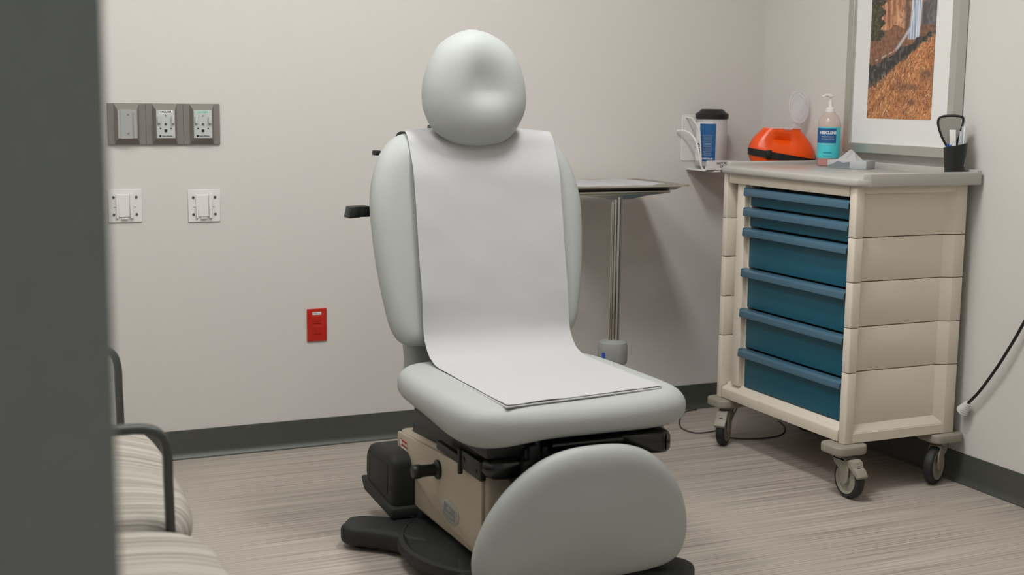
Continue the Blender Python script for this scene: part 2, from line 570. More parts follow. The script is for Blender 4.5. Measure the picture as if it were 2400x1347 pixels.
for k in range(n):
    t.faces.new((cf, seq[0][(k + 1) % n], seq[0][k])); t.faces.new((cb, seq[-1][k], seq[-1][(k + 1) % n]))
bmesh.ops.recalc_face_normals(t, faces=t.faces[:])
mbh._merge(t)
cpart(mbh, 'headrest', 'vinyl', angle=80)
hs = MB()
hs.box((CX - 0.045, 3.565, 1.13), (0.05, 0.016, 0.30), 0.004)
hs.box((CX + 0.045, 3.565, 1.13), (0.05, 0.016, 0.30), 0.004)
hs.box((CX, 3.556, 1.235), (0.13, 0.05, 0.07), 0.01)
hs.box((CX - 0.082, 3.57, 1.146), (0.05, 0.05, 0.03), 0.006)
cpart(hs, 'headrest_support', 'black')

# back shell and rails
bs = MB()
bs_o = [(p[0] * 0.86, 0.86 + (p[1] - 0.86) * 0.93) for p in back_o]
def f_bs(u, v, w): return (CX + u, backY(v) + 0.052 - w, v)
bs.pad(bs_o, 0.008, 0.012, 0.01, f_bs, inner=3, edge=3, centre=(0, 0.86))
cpart(bs, 'back_shell', 'blacktex')
for s in (-1, 1):
    rl = MB()
    rl.box((CX + s * 0.250, 3.575, 0.90), (0.010, 0.028, 0.24), 0.003, rot=Euler((-0.19, 0, 0)))
    for z in (0.80, 1.0):
        rl.box((CX + s * 0.235, backY(z) + 0.06, z), (0.04, 0.02, 0.03), 0.003)
    cpart(rl, 'side_rail', 'black')
cl = MB()
cl.box((1.121, 3.555, 0.921), (0.034, 0.05, 0.030), 0.005)
cl.prism([(1.073, 0.903), (1.108, 0.905), (1.110, 0.936), (1.080, 0.934)], 3.53, 3.58, 'y', 0.002)
cpart(cl, 'rail_clamp', 'black')
cpart(MB().box((1.164, 3.56, 1.083), (0.018, 0.03, 0.014), 0.003), 'rail_end_cap', 'black')

# leg rest
leg_o = mirror([(0, 0.424), (0.08, 0.418), (0.152, 0.391), (0.218, 0.335), (0.262, 0.27), (0.287, 0.200), (0.291, 0.140), (0.270, 0.092), (0.19, 0.068), (0, 0.060)])
leg_o = smooth_closed(leg_o, 5)
def f_leg(u, v, w):
    return (CX + u, 2.757 - (v - 0.25) * 0.22 - w, v - w * 0.22)
cpart(MB().pad(leg_o, 0.040, 0.03, 0.075, f_leg, crown=0.012, centre=(0, 0.235), edge=8), 'leg_rest', 'vinyl', angle=80)
lr = MB()
for s in (-1, 1):
    lr.box((CX + s * 0.12, 2.81, 0.33), (0.03, 0.02, 0.17), 0.004)
lr.box((CX, 2.80, 0.24), (0.34, 0.02, 0.16), 0.005)
cpart(lr, 'leg_rest_bracket', 'black')

# mechanism under the seat
fm = MB()
fm.box((CX, 3.09, 0.41), (0.47, 0.52, 0.06), 0.012)
fm.box((CX + 0.02, 2.88, 0.372), (0.33, 0.14, 0.075), 0.015)
fm.box((CX + 0.02, 2.95, 0.34), (0.34, 0.3, 0.08), 0.01)
fm.prism([(2.93, 0.325), (3.47, 0.290), (3.44, 0.36), (2.93, 0.40)], 1.236, 1.62, 'x', 0.004)
cpart(fm, 'seat_frame', 'black')
hb = MB()
hb.cyl((1.352, 2.80, 0.409), (1.545, 2.80, 0.409), 0.0155, seg=20)
cpart(hb, 'cross_bar', 'blackgloss')
br = MB()
for x in (1.325, 1.560, 1.592):
    br.cyl((x, 2.815, 0.36), (x, 2.815, 0.43), 0.014, seg=16)
    br.cyl((x, 2.815, 0.372), (x, 2.815, 0.380), 0.018, seg=16)
    cpart(br, 'pivot_post', 'blackgloss'); br = MB()
br.tube([(1.21, 2.93, 0.405), (1.26, 2.86, 0.402), (1.33, 2.825, 0.405)], 0.014, 12)
cpart(br, 'curved_link', 'blackgloss')
wg = MB()
wg.prism(smooth_closed([(1.535, 2.80), (1.60, 2.765), (1.655, 2.757), (1.672, 2.79), (1.672, 2.86), (1.64, 2.95), (1.55, 2.96)], 4), 0.372, 0.430, 'z', 0.014, 3)
cpart(wg, 'side_wing', 'blackgloss')
kn = MB()
kn.tube([(1.204, 2.860, 0.358), (1.210, 2.855, 0.358), (1.225, 2.848, 0.357), (1.26, 2.845, 0.356), (1.32, 2.850, 0.356)], [0.015, 0.024, 0.030, 0.031, 0.029], 20)
cpart(kn, 'round_end_cap', 'blackgloss')
sr = MB()
sr.box((1.203, 2.925, 0.345), (0.016, 0.13, 0.048), 0.003)
sr.box((1.196, 2.993, 0.338), (0.012, 0.012, 0.066), 0.003)
sr.box((1.212, 3.09, 0.332), (0.016, 0.19, 0.022), 0.003)
sr.cyl((1.193, 2.885, 0.340), (1.197, 2.885, 0.340), 0.005, seg=10)
sr.cyl((1.193, 2.965, 0.350), (1.197, 2.965, 0.350), 0.005, seg=10)
cpart(sr, 'side_bar', 'black')
cpart(MB().cyl((1.650, 2.905, 0.396), (1.722, 2.905, 0.396), 0.009, seg=16).cyl((1.722, 2.905, 0.396), (1.732, 2.905, 0.396), 0.014, seg=20).cyl((1.732, 2.905, 0.396), (1.742, 2.905, 0.396), 0.011, seg=20), 'chrome_stud', 'chrome')

# base cover (putty coloured plastic)
prof = [(2.885, 0.095), (3.45, 0.09), (3.452, 0.165), (3.532, 0.20), (3.532, 0.285), (3.522, 0.295), (2.885, 0.335)]
bc = MB().prism(prof, 1.222, 1.65, 'x', 0.014, 3)
cover = cpart(bc, 'base_cover', 'putty')
arc = [(3.452, 0.165)]
sw = smooth_open([(3.455, 0.20), (3.40, 0.19), (3.30, 0.160), (3.18, 0.132), (3.05, 0.118), (2.90, 0.112)], 6)
upper = [(3.525, 0.205), (3.525, 0.286)] + [(2.895, 0.328)] + [(2.895, 0.125)] + [(y, z + 0.006) for y, z in sw[::-1][1:]]
cpart(MB().prism(upper, 1.2125, 1.2235, 'x', 0.004, 2), 'side_panel', 'putty')
kk = MB()
kk.lathe([(0.0, 0), (0.026, 0), (0.026, 0.006), (0.021, 0.010), (0.017, 0.012), (0.016, 0.020), (0.0165, 0.050), (0.019, 0.054), (0.019, 0.070), (0.016, 0.074), (0, 0.074)],
         (1.213, 3.190, 0.262), 28, Matrix.Rotation(-PI / 2, 4, 'Y'))
cpart(kk, 'release_knob', 'black')
# oval badge and sticker lie on the side panel
bd = MB()
m_side = frame_mtx((1.2122, 3.104, 0.172), (0, -1, 0), (0, 0, 1))
bd.prism([(0.066 * math.cos(a) , 0.030 * math.sin(a)) for a in [k * 2 * PI / 40 for k in range(40)]], 0, 0.002, 'z', 0.0006, 1, m_side)
badge = cpart(bd, 'badge', 'silver', cover)
tag(badge, 'pale oval badge with dark emblem')
b2 = MB().prism([(-0.040, -0.014), (0.040, -0.018), (0.044, 0.010), (-0.034, 0.019)], 0.002, 0.0026, 'z', mtx=m_side)
b2 = cpart(b2, 'badge_emblem', 'boxpattern', cover)
b3 = MB().prism([(-0.020, 0.002), (-0.004, 0.013), (0.014, 0.004), (0.004, -0.004)], 0.0026, 0.003, 'z', mtx=m_side)
b3.prism([(-0.032, -0.011), (0.034, -0.014), (0.034, -0.008), (-0.032, -0.005)], 0.0026, 0.003, 'z', mtx=m_side)
cpart(b3, 'badge_mark', 'silver', cover)
m_st = frame_mtx((1.2122, 3.462, 0.250), (0, -1, 0), (0, 0, 1))
st = MB().prism([(-0.032, 0.004), (0.022, 0.004), (0.022, 0.022), (-0.032, 0.022)], 0, 0.0012, 'z', mtx=m_st)
cpart(st, 'warning_sticker', 'red', cover)
st = MB().prism([(-0.032, 0.006), (-0.020, 0.006), (-0.020, 0.020), (-0.032, 0.020)], 0.0012, 0.0016, 'z', mtx=m_st)
st.prism([(-0.026, -0.012), (0.022, -0.012), (0.022, 0.003), (-0.026, 0.003)], 0, 0.0012, 'z', mtx=m_st)
cpart(st, 'sticker_text_panel', 'whitecard', cover)
def ctext(*a, **k):
    k['parent'] = cover
tx = text('sticker_lettering', 'DANGER', 0.011, 'whitecard', cover, Matrix.Translation((-OFF[0], -OFF[1], -OFF[2])) @ frame_mtx((1.2104, 3.457, 0.263), (0, -1, 0), (0, 0, 1)), depth=0.0003)
tx = text('sticker_lettering', 'PINCH POINT', 0.0075, 'darkred', cover, Matrix.Translation((-OFF[0], -OFF[1], -OFF[2])) @ frame_mtx((1.2106, 3.464, 0.245), (0, -1, 0), (0, 0, 1)), depth=0.0003)

# motor housing behind the cover
mh = MB()
mh.prism([(3.40, 0.085), (3.62, 0.10), (3.655, 0.13), (3.65, 0.20), (3.62, 0.235), (3.45, 0.25), (3.40, 0.235)], 1.155, 1.71, 'x', 0.022, 4)
mh.box((CX, 3.46, 0.085), (0.42, 0.20, 0.07), 0.02)
mh.prism([(3.385, 0.07), (3.64, 0.085), (3.67, 0.115), (3.665, 0.125), (3.385, 0.10)], 1.148, 1.717, 'x', 0.006, 2)
mhp = cpart(mh, 'motor_housing', 'blacktex')
cpart(MB().prism([(3.44, 0.125), (3.61, 0.13), (3.61, 0.205), (3.44, 0.215)], 1.1525, 1.157, 'x', 0.003, 2), 'housing_panel', 'blacktex', mhp)

# base: four feet and the round swivel plate
bpz = []
def foot(tip, half, root):
    """one tapering foot from the hub to its rounded tip"""
    c = Vector((CX, 3.15)); tip = Vector(tip)
    d = (tip - c).normalized(); nrm = Vector((-d.y, d.x))
    L = (tip - c).length
    pts = []
    for s, w in ((0.10, root), (0.45, root * 0.80), (0.72, half * 1.12), (0.93, half), (1.0, half * 0.62)):
        pts.append((s, w))
    left = [c + d * (L * s) + nrm * w for s, w in pts]
    right = [c + d * (L * s) - nrm * w for s, w in pts[::-1]]
    return MB().prism([(p.x, p.y) for p in left + right], 0.012, 0.068, 'z', 0.016, 3)
for tip in ((CX - 0.405, 3.445), (CX + 0.405, 3.445), (CX - 0.30, 2.755), (CX + 0.30, 2.755)):
    ft = cpart(foot(tip, 0.062, 0.15), 'foot', 'blacktex')
    d = (Vector(tip) - Vector((CX, 3.15))).normalized()
    q = Vector(tip) - d * 0.06
    cpart(MB().cyl((q.x, q.y, 0.0), (q.x, q.y, 0.014), 0.03, seg=20), 'rubber_pad', 'rubber', ft)
sd = MB()
sd.lathe([(0.0, 0.030), (0.322, 0.030), (0.334, 0.045), (0.330, 0.066), (0.318, 0.070), (0.308, 0.062), (0.26, 0.066), (0.18, 0.085), (0.0, 0.09)], (CX, 3.15, 0), 64, sx=0.99, sy=1.0)
cpart(sd, 'swivel_plate', 'blacktex')

# ------------------------------------------------------------------ exam paper: from the roll behind, over the top, down and forward on the seat
pp = [(3.600, 0.86), (3.606, 0.98), (3.607, 1.07), (3.599, 1.115), (3.578, 1.143), (3.545, 1.152), (3.510, 1.147), (3.482, 1.128), (3.466, 1.095)]
for z in (1.04, 0.98, 0.90, 0.82, 0.74, 0.68):
    pp.append((backY(z) - 0.0590, z))
pp += [(3.361, 0.625), (3.349, 0.588), (3.325, 0.558), (3.288, 0.5350), (3.24, 0.5252), (3.12, 0.5247), (3.0, 0.5247), (2.88, 0.5255), (2.80, 0.5265)]
pp = smooth_open(pp, 4)
W = 0.222
rnd = random.Random(3)
ph = [rnd.uniform(0, 6.28) for _ in range(8)]
grid = []
NL = len(pp)
for i, (y, z) in enumerate(pp):
    row = []
    prev = pp[max(i - 1, 0)]; nxt = pp[min(i + 1, NL - 1)]
    ty, tz = nxt[0] - prev[0], nxt[1] - prev[1]
    L = math.hypot(ty, tz) or 1
    ny, nz = tz / L, -ty / L            # towards the sitter
    if ny > 0 and z < 1.1: pass
    sgn = -1 if (ny > 0 and z > 0.56 and y < 3.6) else 1
    for j in range(25):
        u = -1 + 2 * j / 24
        x = CX + 0.018 + u * W
        seatpart = z < 0.5365 and y < 3.5
        bend = min(1.0, max(0.0, (z - 0.5365) / 0.16))
        wv = 0.0012 * math.sin(9 * z + 3.0 * u + ph[0]) + 0.001 * math.sin(21 * z - 5 * u + ph[1]) + 0.0007 * math.sin(38 * (y + z) + 9 * u + ph[2])
        wv = abs(wv) + 0.0002
        yy, zz = y, z
        if seatpart:
            zz = z + wv + 0.0015 * abs(u) ** 3
            k = max(0, (3.33 - y) / 0.53)
            yy = y + (u * 0.028) * k
            x = CX + 0.018 + u * (W + 0.004 * k)
        elif z < 1.147 and y < 3.53:
            bend *= min(1.0, max(0.0, (1.135 - z) / 0.13))
            yy = y - wv * bend - 0.020 * bend * (abs(u) * W / 0.32) ** 2
        else:
            zz = z + wv * 0.5 - 0.010 * abs(u) ** 5 * min(1, max(0, (y - 3.50) / 0.03))
        row.append((x, yy, zz))
    grid.append(row)
def tag_mesh(o, off, label, cat, **k):
    return tag(o, label, cat, **k)
POFF = (CX + 0.018, 3.1, 0.5265)
paper = shift(MB().sheet(grid, 0.0008), POFF).build('exam_paper', 'paper', None, 60, loc=POFF)
tag(paper, 'white exam paper running down the chair backrest and over its seat', 'paper')
g2 = []
for i in range(8):
    y = 3.20 - i * 0.406 / 7 - 0.002
    g2.append([(CX + 0.012 + u * 0.224, y + u * 0.026 * ((3.33 - y) / 0.53), 0.5228 + 0.0022 * (i / 7)) for u in [-1 + 2 * j / 12 for j in range(13)]])
shift(MB().sheet(g2, 0.0028), POFF).build('folded_end', 'paper', paper, 60)

# ------------------------------------------------------------------ instrument tray stand
TO = (2.235, 4.10, 0)
stand = empty('tray_stand', TO, 'stainless instrument tray stand with grey collar, behind the examination chair', 'tray stand')
def tpart(mb, name, m, parent=None, angle=38.0):
    return shift(mb, TO).build(name, m, parent or stand, angle)
X0, X1, Y0, Y1, ZT = 1.985, 2.510, 4.065, 4.430, 0.936
def rim_loop(z, ins, r):
    return [(x, y, z) for x, y in rrect(X0 + ins, X1 - ins, Y0 + ins, Y1 - ins, r, 6)]
t = bmesh.new()
loops = [rim_loop(ZT - 0.004, -0.002, 0.032), rim_loop(ZT + 0.001, 0.0, 0.03), rim_loop(ZT + 0.001, 0.012, 0.03), rim_loop(ZT - 0.004, 0.020, 0.028), rim_loop(ZT - 0.016, 0.034, 0.024),
         rim_loop(ZT - 0.018, 0.034, 0.024), rim_loop(ZT - 0.006, 0.018, 0.028), rim_loop(ZT - 0.003, 0.012, 0.03)]
V = [[t.verts.new(p) for p in lp] for lp in loops]
n = len(V[0])
for i in range(len(V)):
    a, b = V[i], V[(i + 1) % len(V)]
    if i == 4: continue
    for k in range(n):
        t.faces.new((a[k], a[(k + 1) % n], b[(k + 1) % n], b[k]))
t.faces.new(V[4]); t.faces.new(V[5][::-1])
bmesh.ops.recalc_face_normals(t, faces=t.faces[:])
mb = MB(); mb._merge(t)
tpart(mb, 'tray', 'steel')
fr = MB()
fr.prism([(2.03, 4.095), (2.44, 4.095), (2.44, 4.39), (2.03, 4.39)], 0.906, 0.917, 'z', 0.003)
fr.prism([(2.07, 0.907), (2.13, 0.900), (2.20, 0.888), (2.27, 0.888), (2.34, 0.900), (2.42, 0.907)], 4.088, 4.112, 'y', 0.002)
tpart(fr, 'tray_frame', 'steel')
tpart(MB().cyl((2.231, 4.10, 0.34), (2.231, 4.10, 0.897), 0.0150, seg=28).cyl((2.213, 4.104, 0.34), (2.213, 4.104, 0.88), 0.006, seg=12), 'pole', 'chrome')
hub = MB().lathe([(0, 0.300), (0.046, 0.300), (0.051, 0.304), (0.053, 0.315), (0.053, 0.366), (0.050, 0.378), (0.042, 0.384), (0.018, 0.386), (0, 0.386)], (2.222, 4.10, 0), 36)
hubo = tpart(hub, 'collar', 'greyhub')
m_h = frame_mtx((2.222 - 0.048, 4.10 - 0.0232, 0.336), (0.43, -0.90, 0), (0, 0, 1))
tpart(MB().prism([(-0.006, -0.011), (0.006, -0.011), (0.006, 0.011), (-0.006, 0.011)], 0, 0.0015, 'z', 0.0, 1, m_h), 'collar_label', 'bluecap', hubo)
tpart(MB().cyl((2.20, 4.052, 0.315), (2.185, 4.022, 0.312), 0.006, seg=12).cyl((2.185, 4.022, 0.312), (2.181, 4.014, 0.311), 0.009, seg=12), 'locking_lever', 'black')
tpart(MB().cyl((2.222, 4.10, 0.05), (2.222, 4.10, 0.305), 0.022, seg=24), 'lower_column', 'greyhub')
lg = MB()
for dx, dy in ((-0.25, 0.10), (-0.20, -0.17), (0.02, 0.22)):
    lg.tube([(2.222, 4.10, 0.07), (2.222 + dx * 0.5, 4.10 + dy * 0.5, 0.064), (2.222 + dx, 4.10 + dy, 0.050)], 0.013, 12)
    lg.cyl((2.222 + dx, 4.10 + dy, 0.0), (2.222 + dx, 4.10 + dy, 0.05), 0.014, seg=14)
tpart(lg, 'base', 'steel')
# white liner on the tray
lo = []
rr = random.Random(5)
g = []
for i in range(9):
    g.append([(2.02 + 0.395 * j / 16, 4.095 + i * 0.31 / 8, ZT + 0.001 + 0.0025 * math.sin(j * 1.3 + i * 0.4) * 0.5 + (0.004 if j in (15, 16) else 0) + (0.003 if i == 8 and j % 3 == 0 else 0)) for j in range(17)])
LO = (2.23, 4.24, ZT)
ln = shift(MB().sheet(g, 0.003), LO).build('tray_liner', 'paper', None, 50, loc=LO)
tag(ln, 'folded white paper liner lying on the steel instrument tray', 'paper')

# ------------------------------------------------------------------ supply cart
KO = (2.608, 3.273, 0.0)
cart = empty('supply_cart', KO, 'beige medical supply cart with six blue drawers, standing on casters in the corner', 'cart')
LX, LY, Z0, Z1 = 0.440, 0.740, 0.170, 0.982
bounds = [0.170, 0.3985, 0.541, 0.684, 0.8225, Z1]
gap = 0.0012
body = MB()
for i in range(5):
    a, b = bounds[i] + (gap if i else 0), bounds[i + 1] - (gap if i < 4 else 0)
    near = [(0.0, 0.0), (0.034, 0.0), (0.037, 0.016), (0.365, 0.018), (0.398, 0.0), (LX, 0.0), (LX, 0.045), (0.05, 0.032), (0.046, 0.031), (0.0, 0.030)]
    near = [(0.004, 0.0)] + near[1:-1] + [(0.0, 0.030), (0.0, 0.004)]
    body.prism(near, a, b, 'z', 0.0022, 2)
    far = [(x, LY - y) for x, y in near][::-1]
    body.prism(far, a, b, 'z', 0.0022, 2)
# closed skirt below the recessed side panels, and a rail above them
for ys in (0, 1):
    def YY(y): return LY - y if ys else y
    t = bmesh.new()
    a = [(0.030, 0.0, 0.171), (0.402, 0.0, 0.171), (0.402, 0.0, 0.203), (0.030, 0.0, 0.203)]
    b = [(0.030, 0.03, 0.171), (0.402, 0.03, 0.171), (0.402, 0.03, 0.248), (0.030, 0.03, 0.248)]
    va = [t.verts.new((p[0], YY(p[1]), p[2])) for p in a]; vb = [t.verts.new((p[0], YY(p[1]), p[2])) for p in b]
    t.faces.new(va); t.faces.new(vb[::-1])
    for k in range(4): t.faces.new((va[k], va[(k + 1) % 4], vb[(k + 1) % 4], vb[k]))
    bmesh.ops.recalc_face_normals(t, faces=t.faces[:])
    bmesh.ops.bevel(t, geom=t.edges[:], offset=0.002, segments=2, affect='EDGES')
    body._merge(t)
    body.span((0.03, YY(0.002), 0.958), (0.405, YY(0.03), Z1), 0.004)
body.span((LX - 0.02, 0.03, Z0), (LX, LY - 0.03, Z1))
body.span((0.01, 0.02, Z0), (LX - 0.01, LY - 0.02, 0.195), 0.003)
body.span((0.01, 0.02, 0.955), (LX - 0.01, LY - 0.02, Z1), 0.003)
# front frame: sill, head rail, left stile
body.prism([(0.0, 0.172), (0.0, 0.206), (0.006, 0.214), (0.022, 0.218), (0.026, 0.228), (0.05, 0.232), (0.05, 0.172)], 0.035, LY - 0.035, 'y', 0.002, 2)
body.span((0.0, 0.035, 0.948), (0.05, LY - 0.035, Z1), 0.004)
cb_ = body.build('cabinet_body', 'cart', cart, 30)
ls = MB()
ls.span((0.012, 0.618, 0.226), (0.06, 0.668, 0.951), 0.006)
ls.span((0.030, 0.603, 0.226), (0.06, 0.620, 0.951), 0.003)
ls.build('front_stile', 'cart', cb_)
# near-black block standing in for the shade inside, behind the drawers
ins = MB().span((0.06, 0.045, 0.2), (0.40, 0.60, 0.95))
ins.build('shaded_inside_block', 'rubber', cb_)
tops = [0.940, 0.871, 0.800, 0.657, 0.514, 0.371]
bots = [0.874, 0.803, 0.660, 0.517, 0.374, 0.231]
for i in range(6):
    zt, zb = tops[i], bots[i]
    d = MB()
    d.prism([(0.024, zb + 0.001), (0.024, zt - 0.006), (0.058, zt - 0.006), (0.058, zb + 0.001)], 0.034, 0.600, 'y', 0.002, 2)
    dr = d.build('drawer', 'blue', cart)
    h = MB()
    h.prism([(0.026, zt - 0.002), (0.004, zt - 0.004), (-0.004, zt - 0.010), (-0.006, zt - 0.028), (-0.002, zt - 0.031), (0.001, zt - 0.014), (0.010, zt - 0.010), (0.026, zt - 0.010)][::-1], 0.033, 0.604, 'y', 0.0012, 2)
    h.build('handle', 'bluehandle', dr)
    e = MB()
    e.span((0.0, 0.600, zt - 0.032), (0.03, 0.612, zt - 0.002), 0.004)
    e.build('handle_end', 'blue', dr)
# top with raised lips on three sides
sl = MB()
SX0, SX1, SY0, SY1 = -0.022, 0.466, -0.030, 0.758
ol = [(SX0, 0.03), (SX0 + 0.012, -0.012), (SX0 + 0.045, SY0), (SX1, SY0), (SX1, SY1), (SX0 + 0.045, SY1), (SX0 + 0.012, SY1 - 0.018), (SX0, SY1 - 0.06)]
sl.prism(ol, Z1, 1.008, 'z', 0.008, 3)
sl.prism([(0.030, SY0 - 0.001), (SX1 + 0.001, SY0 - 0.001), (SX1 + 0.001, SY0 + 0.022), (0.020, SY0 + 0.022), (0.006, SY0 + 0.010)], Z1 - 0.0005, 1.024, 'z', 0.005, 3)
sl.prism([(0.02, SY1 - 0.022), (SX1, SY1 - 0.022), (SX1, SY1), (0.02, SY1)], 0.990, 1.022, 'z', 0.005, 3)
sl.prism([(SX1 - 0.022, SY0), (SX1, SY0), (SX1, SY1), (SX1 - 0.022, SY1)], 0.990, 1.030, 'z', 0.005, 3)
sl.build('cart_top', 'slab', cart, 40)
# casters
WR = 0.0625
def caster(mx, my, heading, brake, tilt=1):
    """mount point on the body, heading of the wheel trail in degrees"""
    g = MB()
    g.prism(rrect(mx - 0.062, mx + 0.062, my - 0.055, my + 0.055, 0.03, 5), 0.140, 0.1695, 'z', 0.006, 3)
    g.cyl((mx, my, 0.125), (mx, my, 0.142), 0.026, seg=20)
    c = g.build('caster', 'castergrey', cart)
    R = Matrix.Rotation(math.radians(heading), 4, 'Z')
    def L(x, y, z):
        v = R @ Vector((x, y, z)); return (mx + v.x, my + v.y, v.z)
    mt = Matrix.Translation((mx, my, 0)) @ R
    tr_ = 0.035
    f = MB()
    for s in (-1, 1):
        f.prism([(-0.026, 0.128), (0.030, 0.128), (0.052, 0.098), (0.050, 0.055), (0.035, 0.045), (0.020, 0.055), (0.008, 0.09), (-0.020, 0.105)], s * 0.018 - 0.003, s * 0.018 + 0.003, 'y', 0.0015, 1, mt)
    f.prism([(-0.028, 0.118), (0.032, 0.118), (0.036, 0.128), (-0.030, 0.130)], -0.021, 0.021, 'y', 0.002, 2, mt)
    fk = f.build('fork', 'castergrey', c)
    w = MB()
    prof = [(0.044, -0.014), (0.054, -0.0155), (0.060, -0.012), (WR, -0.005), (WR, 0.005), (0.060, 0.012), (0.054, 0.0155), (0.044, 0.014)]
    wm = mt @ Matrix.Translation((tr_, 0, WR)) @ Matrix.Rotation(PI / 2, 4, 'X')
    w.lathe(prof + [prof[0]], (0, 0, 0), 40, wm)
    w.build('tyre', 'rubber', c)
    w = MB()
    w.lathe([(0, -0.013), (0.012, -0.015), (0.014, -0.010), (0.040, -0.009), (0.044, -0.0145), (0.047, -0.0165), (0.047, 0.0165), (0.044, 0.0145), (0.040, 0.009), (0.014, 0.010), (0.012, 0.015), (0, 0.013)], (0, 0, 0), 40, wm)
    w.build('wheel_hub', 'castergrey', c)
    if brake:
        b = MB()
        b.prism([(-0.030, 0.118), (-0.050, 0.118), (-0.072, 0.100), (-0.080, 0.082), (-0.076, 0.078), (-0.056, 0.088), (-0.036, 0.104)] if False else
                [(0.026, 0.118), (0.056, 0.130), (0.072, 0.124), (0.078, 0.106), (0.086, 0.104), (0.102, 0.084), (0.096, 0.076), (0.076, 0.090), (0.050, 0.104)], -0.020, 0.020, 'y', 0.002, 2, mt)
        b.build('brake_lever', 'castergrey', c)
caster(0.018, 0.024, -90, True)
caster(0.026, 0.706, -138, True)
caster(0.412, 0.030, -153, False)
caster(0.412, 0.705, 100, False)

# ------------------------------------------------------------------ on the cart
ZS = 1.0086
# pump bottle
BO = (2.985, 3.915, ZS)
bt = empty('soap_bottle', BO, 'tall pump bottle of pink skin cleanser with teal label on the cart', 'bottle')
mb = MB().lathe([(0, 0), (0.036, 0), (0.040, 0.004), (0.040, 0.145), (0.038, 0.160), (0.030, 0.176), (0.019, 0.187), (0.017, 0.192), (0.0, 0.192)], seg=36)
mb.build('bottle_body', 'pink', bt, 50)
MB().lathe([(0, 0.002), (0.0372, 0.002), (0.0372, 0.030), (0, 0.030)], seg=30).build('liquid', 'pinkliquid', bt, 50)
A0 = math.radians(-180 - 40); A1 = math.radians(-62 + 12)
MB().lathe([(0.0403, 0.028), (0.0408, 0.028), (0.0408, 0.138), (0.0403, 0.138)], seg=28, a0=A0, a1=A1).build('label', 'teal', bt, 50)
MB().lathe([(0.0409, 0.082), (0.0412, 0.082), (0.0412, 0.134), (0.0409, 0.134)], seg=20, a0=A0 + 0.25, a1=A1 - 0.7).build('label_panel', 'navy', bt, 50)
# facing direction of the label: towards the doorway
view = Vector((-BO[0], -BO[1], 0)).normalized()
ang = math.atan2(view.y, view.x)
def curved_text(name, body, size, m, parent, z, r, a, sx=1.0, bold=0.0):
    o = text(name, body, size, m, parent, Matrix.Identity(4), depth=0.0002, bold=bold, sx=sx)
    for v in o.data.vertices:
        q = a + v.co.x / r
        rr_ = r + v.co.z + 0.0004
        v.co = Vector((rr_ * math.cos(q), rr_ * math.sin(q), z + v.co.y))
    return o
al = ang - 0.12
curved_text('lettering', 'HIBICLENS', 0.0155, 'whitecard', bt, 0.1185, 0.0413, al, 0.85, 0.0005)
curved_text('lettering', 'Antiseptic/Antimicrobial', 0.0052, 'whitecard', bt, 0.1045, 0.0413, al, 0.9)
curved_text('lettering', 'Skin Cleanser 4% CHG', 0.0055, 'whitecard', bt, 0.0965, 0.0413, al, 0.9)
curved_text('lettering', 'chlorhexidine gluconate', 0.0052, 'whitecard', bt, 0.0780, 0.0410, al, 0.9)
curved_text('lettering', 'Molnlycke', 0.0080, 'navy', bt, 0.0480, 0.0410, al, 0.9)
curved_text('lettering', '16 fl oz (473 mL)', 0.0048, 'navy', bt, 0.0360, 0.0410, al, 0.9)
pu = MB()
pu.lathe([(0, 0.187), (0.0165, 0.187), (0.0165, 0.203), (0.013, 0.207), (0.0075, 0.209), (0.007, 0.228), (0.004, 0.230), (0.004, 0.246), (0, 0.246)], seg=20)
pd = Vector((math.cos(math.radians(175)), math.sin(math.radians(175))))
pu.box((0, 0, 0.248), (0.020, 0.016, 0.010), 0.003)
pu.tube([(0, 0, 0.250), (pd.x * 0.022, pd.y * 0.022, 0.251), (pd.x * 0.036, pd.y * 0.036, 0.244)], [0.0055, 0.005, 0.004], 10)
pu.build('pump_head', 'white', bt)

# flat carton with a tissue
a = Vector((2.895, 3.800)); b = Vector((2.958, 3.668))
dv = (b - a).normalized(); nv = Vector((-dv.y, dv.x))
cc = (a + b) / 2 + nv * 0.035
CO = (cc.x, cc.y, ZS)
rz = math.atan2(dv.y, dv.x)
bx = empty('tissue_carton', CO, 'flat open grey carton with a white tissue sticking out, beside the pump bottle', 'carton', rz)
Lb = (b - a).length
c = MB()
c.box((0, 0, 0.0140), (Lb, 0.07, 0.028), 0.0015)
c.build('carton_body', 'boxgrey', bx)
MB().prism([(-Lb / 2 + 0.002, 0.003), (-Lb / 2 + 0.085, 0.003), (-Lb / 2 + 0.085, 0.024), (-Lb / 2 + 0.06, 0.020), (-Lb / 2 + 0.04, 0.026), (-Lb / 2 + 0.02, 0.014), (-Lb / 2 + 0.002, 0.010)], -0.0358, -0.0352, 'y').build('printed_pattern', 'boxpattern', bx)
ts = MB()
t = bmesh.new()
base = [(-0.045, -0.02, 0.0275), (-0.01, -0.028, 0.0275), (0.03, -0.022, 0.0275), (0.045, 0.0, 0.0275), (0.02, 0.024, 0.0275), (-0.03, 0.02, 0.0275)]
apex = [(-0.012, -0.004, 0.052), (0.0, -0.010, 0.066), (0.012, -0.004, 0.058), (0.016, 0.004, 0.050), (0.004, 0.008, 0.056), (-0.008, 0.006, 0.050)]
vb = [t.verts.new(p) for p in base]; va = [t.verts.new(p) for p in apex]
for k in range(6): t.faces.new((vb[k], vb[(k + 1) % 6], va[(k + 1) % 6], va[k]))
t.faces.new(va); t.faces.new(vb[::-1])
bmesh.ops.recalc_face_normals(t, faces=t.faces[:])
ts._merge(t)
ts.build('tissue', 'paper', bx, 20)

